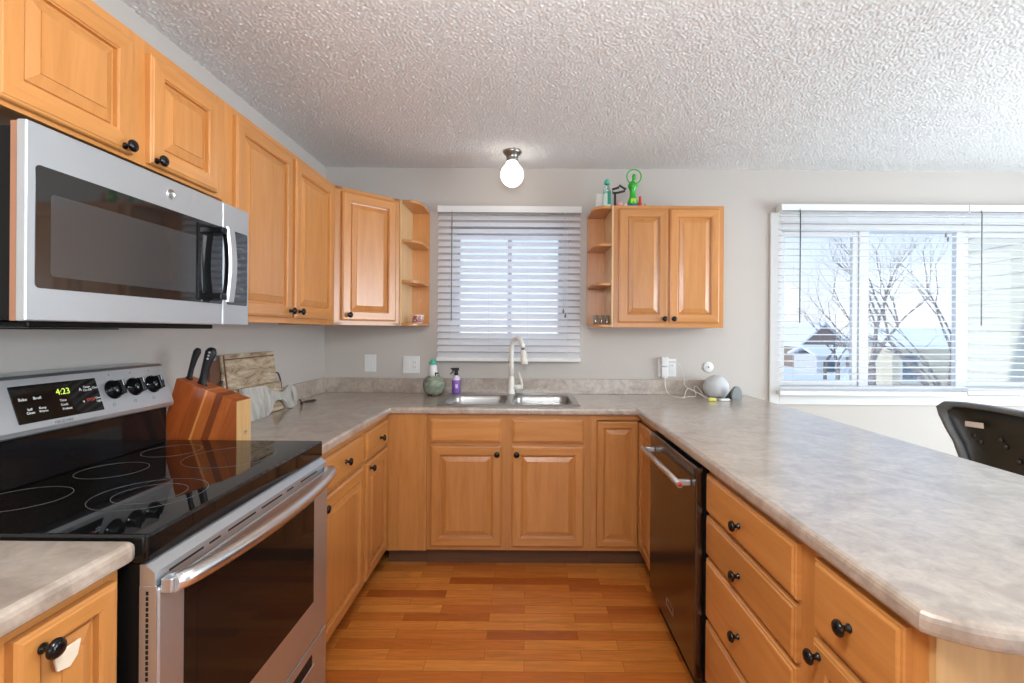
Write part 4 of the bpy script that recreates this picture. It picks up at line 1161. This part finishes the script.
# glazed jar with brush/dispenser
jx, jy = -0.608, 3.20
t = thing('ceramic_jar', (jx, jy, CT), 'squat green glazed ceramic jar at the left of the sink', 'jar')
MB(Tr(jx, jy, CT + 0.0005)).lathe([(0, 0.008), (0.040, 0.008), (0.055, 0.018), (0.068, 0.045), (0.072, 0.070), (0.068, 0.098), (0.055, 0.118), (0.040, 0.126), (0.038, 0.130), (0.034, 0.130), (0.034, 0.109), (0, 0.108)], 32).build('vessel', 'jar_glaze', t)
mb = MB()
for k in range(3):
    a = math.radians(30 + 120 * k); mb.lathe([(0, 0), (0.010, 0), (0.013, 0.014), (0, 0.016)], 10, T=Tr(jx + 0.040 * math.cos(a), jy + 0.040 * math.sin(a), CT + 0.0005))
mb.build('foot', 'brown_board', t)
t = thing('soap_bottle', (jx - 0.008, jy, CT + 0.11), 'white bottle with a teal cap standing in the mouth of the green jar', 'bottle')
MB(Tr(jx - 0.006, jy, CT + 0.1095)).lathe([(0, 0), (0.027, 0.0), (0.030, 0.055), (0.026, 0.085), (0.015, 0.096), (0.0, 0.097)], 20).build('bottle_body', 'white_plastic', t)
MB(Tr(jx - 0.006, jy, CT + 0.2067)).lathe([(0, 0), (0.026, 0.001), (0.028, 0.010), (0.016, 0.018), (0.013, 0.030), (0, 0.031)], 20).build('cap', 'teal', t)
t = thing('scrub_brush', (jx + 0.02, jy - 0.02, CT + 0.12), 'small black handle poking from the green jar', 'brush')
MB().tube([(jx + 0.012, jy - 0.015, CT + 0.125), (jx + 0.016, jy - 0.020, CT + 0.150), (jx + 0.038, jy - 0.024, CT + 0.148)], [0.004, 0.006, 0.004], 8).build('handle', 'black_plastic', t)

# purple spray bottle
sx, sy = -0.462, 3.292
sx, sy = -0.468, 3.262
t = thing('spray_bottle', (sx, sy, SZ), 'small purple spray bottle with a black trigger beside the sink', 'bottle')
MB(Tr(sx, sy, SZ + 0.0005)).lathe([(0, 0), (0.026, 0), (0.028, 0.006), (0.028, 0.090), (0.024, 0.108), (0.012, 0.116), (0.011, 0.122), (0, 0.122)], 24, mats=[1, 0, 0, 1, 1, 1, 1, 1]).build('bottle_body', ['purple', 'lavender'], t)
o = MB(Tr(sx + 0.006, sy - 0.0282, SZ + 0.05)).box(-0.008, 0.008, -0.0006, 0.001, -0.012, 0.014, 0.0005).build('sticker', 'lavender', t)
mb = MB(Tr(sx, sy, SZ + 0.1225)); mb.lathe([(0, 0), (0.013, 0), (0.013, 0.018), (0.009, 0.022), (0.009, 0.034), (0, 0.034)], 16)
mb.box(-0.030, 0.018, -0.008, 0.008, 0.030, 0.050, 0.005); mb.tube([(-0.016, 0, 0.034), (-0.026, 0, 0.020), (-0.040, 0, 0.006)], [0.004, 0.004, 0.003], 8); mb.tube([(-0.030, 0, 0.043), (-0.038, 0, 0.043)], 0.005, 8)
mb.build('trigger_head', 'black_plastic', t)

# knife block
t = thing('knife_block', (-1.18, 1.83, CT), 'slanted reddish brown knife block behind the range', 'knife block')
KY0, KY1 = 1.785, 1.875
prof = [(-1.318, CT + 0.0005), (-1.065, CT + 0.0005), (-1.065, 1.078), (-1.286, 1.160), (-1.326, 1.012)]
mb = MB(); mb.loft([[(x, y, z) for x, z in prof][::-1] for y in (KY0, KY1)]); mb.build('block', 'block_wood', t)
MB().box(-1.0650, -1.0625, KY0 + 0.0005, KY1 - 0.0005, CT + 0.001, 1.076).build('end_face', 'oak_end', t)
mb = MB(Tr(-1.0625, 1.84, 0.945) @ Rz(90)); mb.box(-0.012, 0.012, -0.0004, 0.0004, 0, 0.002); mb.box(-0.010, 0.010, -0.0004, 0.0004, 0.006, 0.014); mb.build('maker_mark', 'print_grey', t)
def knife(px, py, pz, dx, dz, L, r, label):
    k = thing('kitchen_knife', (px, py, pz), label, 'knife')
    dv = Vector((dx, 0, dz)).normalized(); p = Vector((px, py, pz))
    side = Vector((0, 1, 0)); up = dv.cross(side).normalized()
    rings = []
    for f, w, h in ((0, 0.6, 0.75), (0.04, 1.15, 0.75), (0.10, 0.8, 0.7), (0.35, 0.75, 0.85), (0.65, 0.9, 1.0), (0.88, 1.15, 1.0), (0.97, 0.8, 0.8), (1.0, 0.4, 0.5)):
        c = p + dv * (L * f) + up * (0.004 * math.sin(f * PI))
        rings.append([c + side * (r * 0.62 * h * math.cos(a)) + up * (r * w * math.sin(a)) for a in [2 * PI * i / 14 for i in range(14)]])
    MB().loft([[tuple(q) for q in g_] for g_ in rings], smooth=True).build('handle', 'black_plastic', k)
    return k, dv, up, p
knife(-1.268, 1.825, 1.151, 0.30, 1.0, 0.125, 0.013, 'thin black handled knife at the left of the block')
k, dv, up, p = knife(-1.220, 1.825, 1.128, 0.28, 1.0, 0.150, 0.019, 'thick black handled knife with steel rivets right of the thin one')
mb = MB()
for f in (0.72, 0.80, 0.88):
    c = p + dv * (0.150 * f); mb.tube([tuple(c + Vector((0, -0.0125, 0))), tuple(c + Vector((0, -0.009, 0)))], 0.004, 10)
mb.build('rivet', 'steel_bright', k)

# rustic wooden tray leaning on the wall
t = thing('serving_tray', (-1.35, 2.39, CT), 'rustic weathered wooden tray with metal handles leaning on the left wall', 'tray')
Tt = Tr(-1.325, 2.165, CT + 0.001) @ Ry(-7) @ Rz(90)      # local x -> +y, local z up, front -y -> +x
mb = MB(Tt); mb.box(0, 0.452, 0.0, 0.012, 0.0, 0.314, 0.003); mb.build('base_board', 'rustic_wood', t)
mb = MB(Tt); mb.box(0.004, 0.452, -0.022, -0.0005, 0.0, 0.150, 0.003); mb.build('front_ledge', 'rustic_wood', t)
mb = MB(Tt); mb.box(0.012, 0.020, -0.003, -0.0005, 0.152, 0.310); mb.box(0.02, 0.44, -0.003, -0.0005, 0.288, 0.294); mb.build('groove_line', 'brown_board', t)
for xx, sg in ((0.452, 1), (0.0, -1)):
    mb = MB(Tt); mb.tube(curve_pts([(xx, 0.004, 0.195), (xx + sg * 0.022, 0.0, 0.190), (xx + sg * 0.034, -0.002, 0.150), (xx + sg * 0.034, -0.002, 0.110), (xx + sg * 0.020, 0.0, 0.085), (xx, 0.004, 0.080)], 6), 0.004, 8)
    mb.build('handle', 'iron', t)
# dark board behind, seen at the tray's left edge
t = MB(Tr(-1.342, 2.095, CT + 0.001) @ Ry(-5) @ Rz(90)).box(0, 0.065, 0, 0.018, 0, 0.290, 0.004).build('cutting_board', 'brown_board'); tag(t, 'narrow dark brown board standing at the near side of the rustic tray', 'cutting board')
# grey washed paddle board in front
out = [(0.0, 0.0), (0.19, 0.0), (0.225, 0.020), (0.25, 0.052), (0.29, 0.064), (0.345, 0.060), (0.375, 0.040), (0.395, 0.008), (0.44, 0.0), (0.485, 0.012), (0.510, 0.050), (0.505, 0.090), (0.475, 0.122), (0.430, 0.128), (0.400, 0.112), (0.36, 0.100), (0.29, 0.104), (0.25, 0.122), (0.20, 0.150), (0.0, 0.158)]
t = thing('paddle_board', (-1.28, 2.4, CT), 'grey washed wooden paddle board with a slotted handle leaning against the rustic tray', 'cutting board')
Tp = Tr(-1.272, 2.215, CT + 0.001) @ Ry(-9) @ Rz(90)
bm = bmesh.new()
def lp2(pts, y):
    vs = [bm.verts.new((p[0], y, p[1])) for p in pts]
    return vs
slot = [(0.450 + 0.011 * math.cos(a), 0.064 + 0.036 * math.sin(a)) for a in [2 * PI * i / 16 for i in range(16)]]
mb = MB(Tp)
for yy in (0.0, 0.014):
    bm = bmesh.new(); es = []
    for L_ in (out, slot):
        vs = lp2(L_, yy); es += [bm.edges.new((vs[i], vs[(i + 1) % len(vs)])) for i in range(len(vs))]
    bmesh.ops.triangle_fill(bm, use_beauty=True, edges=es, normal=(0, -1 if yy == 0 else 1, 0))
    for f in bm.faces:
        f.normal_update()
        if (f.normal.y > 0) == (yy == 0): f.normal_flip()
    mb.bm(bm)
for L_ in (out, slot[::-1]):
    n_ = len(L_)
    mb.add([(p[0], 0.0, p[1]) for p in L_] + [(p[0], 0.014, p[1]) for p in L_], [(i, i + n_, (i + 1) % n_ + n_, (i + 1) % n_)[::-1] for i in range(n_)])
mb.build('board', 'grey_wash', t)
t = MB().tube(curve_pts([(-1.258, 2.700, CT + 0.040), (-1.262, 2.735, CT + 0.012), (-1.285, 2.770, CT + 0.0045), (-1.305, 2.83, CT + 0.0045), (-1.300, 2.90, CT + 0.0045), (-1.275, 2.935, CT + 0.0045), (-1.262, 2.90, CT + 0.0045), (-1.282, 2.82, CT + 0.0045)], 8), 0.0035, 8).build('leather_loop', 'cord_dark'); tag(t, 'dark cord loop trailing from the paddle board handle', 'cord')

# ---- on the shelves
t = thing('patterned_cup', (-0.700, 3.14, UZ0 + 0.017), 'small white cup with a dark painted pattern on the left end shelf', 'cup')
MB(Tr(-0.700, 3.14, UZ0 + 0.0175)).lathe([(0, 0), (0.026, 0), (0.030, 0.006), (0.036, 0.028), (0.036, 0.048), (0.040, 0.052), (0.037, 0.053), (0.033, 0.048), (0.030, 0.012), (0, 0.008)], 28, mats=[1, 1, 0, 0, 1, 1, 1, 1, 1]).build('bowl', ['cup_pattern', 'white_plastic'], t)
for i, (x, y, l_) in enumerate(((0.447, 3.130, 'leftmost of the small clear glasses on the right end shelf'), (0.487, 3.150, 'middle of the small clear glasses on the right end shelf'), (0.517, 3.115, 'rightmost of the small clear glasses on the right end shelf'))):
    o = MB(Tr(x, y, UZ0 + 0.0175)).lathe([(0, 0), (0.013, 0), (0.0145, 0.003), (0.017, 0.060), (0.0155, 0.060), (0.013, 0.008), (0, 0.008)], 20).build('shot_glass', 'clear_glass')
    tag(o, l_, 'glass', 'small glasses on the right end shelf')
zt = UZ1 + 0.0005
k3 = 3.075 / 485.4
def gx(u, y): return (u - 525.5) * y / 485.4
o = MB().box(0.442, 0.500, 3.100, 3.140, zt, zt + 0.090, 0.006).build('white_bottle', 'white_plastic'); tag(o, 'squat white container on top of the right end shelves', 'container')
t = thing('soap_bottle', (0.515, 3.065, zt), 'clear bottle of green liquid with a teal cap on the shelf top', 'bottle')
mb = MB(Tr(0.503, 3.066, zt)); mb.lathe([(0, 0), (0.024, 0), (0.026, 0.006), (0.026, 0.075), (0.022, 0.105), (0.014, 0.128), (0.013, 0.140), (0, 0.140)], 20, mats=[0, 0, 0, 1, 1, 1, 1]); mb.build('bottle_body', ['mint', 'bottle_clear'], t)
MB(Tr(0.503, 3.066, zt + 0.1405)).lathe([(0, 0), (0.019, 0), (0.018, 0.016), (0.012, 0.027), (0, 0.029)], 20).build('cap', 'teal', t)
MB().box(0.503, 0.524, 3.0365, 3.0415, zt + 0.006, zt + 0.088, 0.001).build('label_strip', 'teal_dark', t)
t = thing('phone_clamp', (0.570, 3.09, zt), 'black folding clamp stand on the right wall cabinet behind the bottle', 'stand')
mb = MB(Tr(0.560, 3.09, zt)); mb.box(-0.022, 0.022, -0.02, 0.02, 0, 0.006, 0.002); mb.box(-0.008, 0.006, -0.006, 0.006, 0.005, 0.098, 0.002)
mb.build('post', 'black_plastic', t)
mb = MB(Tr(0.560, 3.09, zt)); mb.tube([(-0.016, 0, 0.092), (-0.016, 0, 0.116), (0.022, 0, 0.126), (0.026, 0, 0.140), (0.068, 0, 0.116), (0.058, 0, 0.104), (0.016, 0, 0.094)], 0.0075, 8, closed=True)
mb.build('clamp_arm', 'black_plastic', t)
o = MB(Tr(0.585, 3.070, zt)).lathe([(0, 0), (0.016, 0.002), (0.019, 0.016), (0.013, 0.030), (0, 0.034)], 16).build('pink_toy', 'pink'); tag(o, 'small round pink trinket on the right wall cabinet', 'trinket')
o = MB(Tr(0.622, 3.070, zt)).lathe([(0, 0), (0.012, 0.0), (0.012, 0.014), (0.006, 0.022), (0, 0.023)], 12).build('cream_trinket', 'label_paper'); tag(o, 'tiny cream trinket between the pink one and the green fan', 'trinket')
gx0 = 0.684
t = thing('handheld_fan', (gx0, 3.085, zt), 'green plastic handheld fan standing on the right wall cabinet', 'fan')
mb = MB(Tr(gx0 - 0.014, 3.085, zt)); mb.lathe([(0, 0.014), (0.034, 0.014), (0.030, 0.040), (0.020, 0.065), (0.017, 0.100), (0.024, 0.118), (0.032, 0.135), (0.026, 0.150), (0.012, 0.164), (0, 0.176)], 20); mb.build('grip', 'green_plastic', t)
MB(Tr(gx0 - 0.014, 3.085, zt)).lathe([(0, 0), (0.036, 0), (0.037, 0.010), (0.034, 0.0138), (0, 0.0138)], 20).build('foot', 'blue_plastic', t)
mb = MB(Tr(gx0 - 0.006, 3.085, zt + 0.195)); mb.tube([(0.046 * math.cos(a), 0, 0.046 * math.sin(a)) for a in [2 * PI * i / 28 for i in range(28)]], 0.0042, 8, closed=True); mb.build('guard_ring', 'green_plastic', t)
mb = MB(Tr(gx0 - 0.006, 3.085, zt + 0.195)); mb.lathe([(0, -0.022), (0.011, -0.018), (0.013, 0.0), (0.010, 0.014), (0, 0.020)], 14); mb.build('hub', 'green_plastic', t)
MB(Tr(gx0 - 0.014, 3.056, zt)).box(-0.018, 0.018, -0.002, 0.004, 0.020, 0.050, 0.002).build('sticker', 'lime_plastic', t)
o = MB(Tr(0.711, 3.060, zt)).lathe([(0, 0), (0.015, 0.0), (0.014, 0.012), (0.009, 0.030), (0.0075, 0.062), (0, 0.064)], 16).build('red_bottle', 'red_plastic'); tag(o, 'small red bottle right of the green fan', 'bottle')
o = MB(Tr(0.752, 3.065, zt)).lathe([(0, 0), (0.011, 0.001), (0.013, 0.008), (0.009, 0.016), (0, 0.018)], 14).build('gold_trinket', 'gold'); tag(o, 'tiny gold trinket rightmost on the wall cabinet top', 'trinket')

# ================================================================== chair beyond the peninsula
ch = thing('office_chair', (2.22, 1.96, 0), 'black moulded chair with grey rim, its back towards the peninsula', 'chair')
CXc = 1.985
def chair_outline(s, zoff=0.0):
    # in (y, z) around centre line y=1.96
    half = [(0.0, 1.030), (0.14, 1.034), (0.26, 1.034), (0.325, 1.028), (0.352, 1.004), (0.342, 0.965), (0.318, 0.910), (0.285, 0.850), (0.262, 0.780), (0.248, 0.690), (0.235, 0.62), (0.18, 0.58), (0.0, 0.57)]
    pts = half + [(-y, z) for y, z in half[-2:0:-1]]
    cz = 0.80
    return [(y * s + 0.0, cz + (z - cz) * s) for y, z in pts]
def curve_x(y, z): return CXc + 0.10 * (1 - (y / 0.36) ** 2) * 0.55 + 0.10 * max(0.0, (0.95 - z)) * 0.4 - 0.02
O1 = chair_outline(1.0); O2 = chair_outline(0.90); O3 = chair_outline(0.86)
def R3(O, dx): return [(curve_x(y, z) + dx, 1.96 + y, z) for y, z in O]
rings = [R3(chair_outline(0.90), -0.004), R3(chair_outline(0.93), -0.022), R3(chair_outline(0.985), -0.022), R3(O1, -0.008), R3(O1, 0.020), R3(chair_outline(0.96), 0.034), R3(chair_outline(0.90), 0.034)]
MB().loft(rings, cap0=False, cap1=False, smooth=True).build('back_rim', 'chair_grey', ch)
n_ = len(O1)
mb = MB()
rr = [R3(chair_outline(s), dx) for s, dx in ((0.905, 0.004), (0.88, 0.022), (0.6, 0.030), (0.3, 0.032), (0.02, 0.032))]
mb.loft(rr, cap0=False, cap1=True, smooth=True)
bp_ = mb.build('back_shell', 'black_plastic', ch)
mb = MB(); mb.loft([R3(chair_outline(0.905), 0.028), R3(chair_outline(0.5), 0.050), R3(chair_outline(0.05), 0.055)], cap0=False, smooth=True); mb.build('back_cushion', 'chair_grey', ch)
def onback(y, z, dx=0.0): return (curve_x(y, z) + dx, 1.96 + y, z)
mb = MB(); mb.box(-0.003, 0.0, -0.065, 0.045, -0.012, 0.012, 0.001, T=Tr(*onback(0.245, 0.935, 0.022)) @ Rx(-4)); mb.build('sticker', 'label_paper', bp_)
for y, z in ((0.235, 0.885), (0.11, 0.865), (0.06, 0.815), (0.21, 0.862), (0.13, 0.89)):
    MB(Tr(*onback(y, z, 0.028)) @ Ry(-90)).lathe([(0, 0), (0.012, 0), (0.010, 0.006), (0.005, 0.008), (0, 0.008)], 12).build('bolt', 'iron', bp_)
MB().box(CXc + 0.08, CXc + 0.56, 1.96 - 0.25, 1.96 + 0.25, 0.47, 0.555, 0.035, seg=4).build('seat', 'chair_grey', ch)
mb = MB(); mb.tube([(CXc + 0.10, 1.96, 0.70), (CXc + 0.06, 1.96, 0.50), (CXc + 0.12, 1.96, 0.45), (CXc + 0.30, 1.96, 0.44)], [0.02, 0.022, 0.022, 0.022], 10); mb.build('back_bracket', 'black_plastic', ch)
mb = MB(); mb.tube([(CXc + 0.30, 1.96, 0.10), (CXc + 0.30, 1.96, 0.468)], 0.025, 14); mb.build('gas_column', 'iron', ch)
for k in range(5):
    a = 2 * PI * k / 5 + 0.3; ex, ey = CXc + 0.30 + 0.27 * math.cos(a), 1.96 + 0.27 * math.sin(a)
    l_ = MB().tube([(CXc + 0.30, 1.96, 0.11), (ex, ey, 0.075)], [0.024, 0.016], 8).build('leg', 'black_plastic', ch)
    mb = MB(Tr(ex, ey, 0.027) @ Rz(math.degrees(a)) @ Rx(90)); mb.lathe([(0, -0.02), (0.027, -0.02), (0.027, 0.02), (0, 0.02)], 16); mb.tube([(0, 0, 0), (0, 0.045, 0)], 0.006, 6); mb.build('caster', 'black_plastic', l_)

# ================================================================== outdoors, seen through the windows
GZ = -3.0
o = MB().box(-60, 120, YB + 3.0, 160, GZ - 0.5, GZ).build('ground_snow', 'snow'); struct(o)
o = MB().box(-60, 120, -60, YB + 3.0, GZ - 0.5, GZ).build('yard_snow', 'snow'); struct(o)
# the house's own wing, right of the dining window
def siding(mb, y0, y1, x, z0, z1, p=0.115):
    z = z0
    while z < z1:
        mb.add([(x, y0, z), (x, y1, z), (x - 0.012, y0, z), (x - 0.012, y1, z), (x, y0, z + p), (x, y1, z + p)], [(2, 3, 5, 4)[::-1], (0, 1, 3, 2)[::-1]]); z += p
simple('cream_siding', (0.74, 0.72, 0.62), 0.7)
t = thing('house_wing', (4.1, 4.0, GZ), 'cream lap siding wing of the house right of the dining window', 'building')
mb = MB(); siding(mb, 3.55, 4.27, 3.88, GZ, 3.2); mb.box(3.881, 6.0, 3.55, 4.27, GZ, 3.2); mb.build('siding', 'cream_siding', t)
MB().box(3.862, 3.98, 4.271, 4.29, GZ, 3.2, 0.003).build('corner_board', 'white_paint', t)
# window in the wing, partly seen
# houses
def house(x0, x1, y0, y1, z1, ridge, wallm, label, wins, axis='x', snow=True, name='house'):
    t = thing(name, ((x0 + x1) / 2, (y0 + y1) / 2, GZ), label, 'building')
    MB().box(x0, x1, y0, y1, GZ, z1).build('walls', wallm, t)
    mb = MB()
    o_ = 0.5
    if axis == 'x':
        ym = (y0 + y1) / 2
        pr = [(y0 - o_, z1 - 0.1), (ym, ridge), (y1 + o_, z1 - 0.1), (y1 + o_, z1 + 0.15), (ym, ridge + 0.3), (y0 - o_, z1 + 0.15)]
        mb.loft([[(xx, a, b) for a, b in pr] for xx in (x0 - o_, x1 + o_)])
    else:
        xm = (x0 + x1) / 2
        mb.prism([(x0, z1), (x1, z1), (xm, ridge)], 0, y1 - y0, mi=1, T=Tr(0, y1, 0) @ Rx(90))
        pr = [(x0 - o_, z1 - 0.1), (x0 - o_, z1 + 0.15), (xm, ridge + 0.3), (x1 + o_, z1 + 0.15), (x1 + o_, z1 - 0.1), (xm, ridge)]
        mb.loft([[(a, yy, b) for a, b in pr] for yy in (y0 - o_, y1 + o_)])
    mb.build('roof', ['snow' if snow else 'roof_brown', wallm], t)
    for (a, b, c_, d_) in wins:
        w = MB(); w.box(a - 0.12, b + 0.12, y0 - 0.06, y0 - 0.01, c_ - 0.12, d_ + 0.12); f = w.build('window', 'white_paint', t)
        MB().box(a, b, y0 - 0.08, y0 - 0.061, c_, d_).build('pane', 'window_dark', f)
    return t
house(37.5, 41.8, 72, 80, 0.3, 1.4, 'white_paint', 'white house with small windows at the far left of the view outside', [(38.3, 39.6, -0.9, 0.0), (38.3, 40.0, -2.7, -1.7)])
house(34.0, 39.4, 60, 68, -0.3, 2.4, 'brown_siding', 'brown house with a snowy gabled roof beyond the garden', [(35.0, 36.2, -2.2, -1.2), (37.4, 38.6, -2.2, -1.2)], axis='y')
house(31.7, 34.9, 53.0, 57.5, -1.1, -0.3, 'white_paint', 'low white garage with a snowy roof in front of the brown house', [(32.4, 34.2, -2.9, -1.8)])
house(40.6, 45.0, 60, 66, -0.9, 1.0, 'beige_siding', 'beige house with a snowy roof right of the brown house', [(41.6, 42.8, -2.3, -1.3)])
house(22.6, 29.0, 30.0, 32.6, 0.5, 1.4, 'beige_siding', 'near beige house behind the bare trees, with a white window', [(23.2, 24.1, -1.6, 0.0)], snow=True)
mb = MB(); mb.box(17.5, 26.5, 26.0, 26.08, GZ, -1.7)
o = mb.build('garden_fence', 'fence_wood'); tag(o, 'low brown wooden fence standing in the snow behind the trees', 'fence')
def bare_tree(x, y, h, lean, seed, label, spread=1.0, r0=0.18, depth=6):
    r = random.Random(seed); mb = MB()
    def grow(p, d, L, rad, lv):
        n = 4 if lv < 3 else 3
        pts, rs = [p], [rad]; q = p; dd = d.copy()
        for i in range(n):
            dd = (dd + Vector((r.uniform(-1, 1), r.uniform(-1, 1), r.uniform(-0.35, 0.7))) * 0.16).normalized()
            q = q + dd * (L / n); pts.append(q); rs.append(rad * (1 - 0.42 * (i + 1) / n))
        mb.tube(pts, rs, 7 if lv < 2 else (5 if lv < 4 else 3), cap=False)
        if lv >= depth: return
        k = 3 if lv < 4 else 2
        for j in range(k):
            a = r.uniform(0, 2 * PI); t = r.uniform(0.45, 0.95) * spread
            side = Vector((math.cos(a), math.sin(a), 0.15))
            nd = (dd * 1.0 + side * t).normalized()
            base = pts[-1] if j < 2 else pts[-2]
            grow(base, nd, L * r.uniform(0.62, 0.82), rs[-1] * r.uniform(0.62, 0.85), lv + 1)
    grow(Vector((x, y, GZ)), Vector((lean, 0, 1)).normalized(), h, r0, 0)
    o = mb.build('bare_tree', 'bark', origin=(x, y, GZ)); tag(o, label, 'tree')
bare_tree(15.2, 21.2, 3.0, 0.0, 11, 'bare tree with a straight dark trunk in the middle of the dining window view', 1.0, 0.27, 7)
bare_tree(9.9, 11.3, 2.5, -0.04, 23, 'big bare tree with crooked limbs right of the middle one, by the siding', 1.0, 0.17)
bare_tree(23.5, 36.5, 2.8, -0.10, 5, 'slim bare tree seen through the left sash over the houses', 1.1, 0.18)
bare_tree(28.0, 45.5, 2.0, 0.0, 41, 'low bushy bare tree in front of the brown house', 1.2, 0.16, 6)
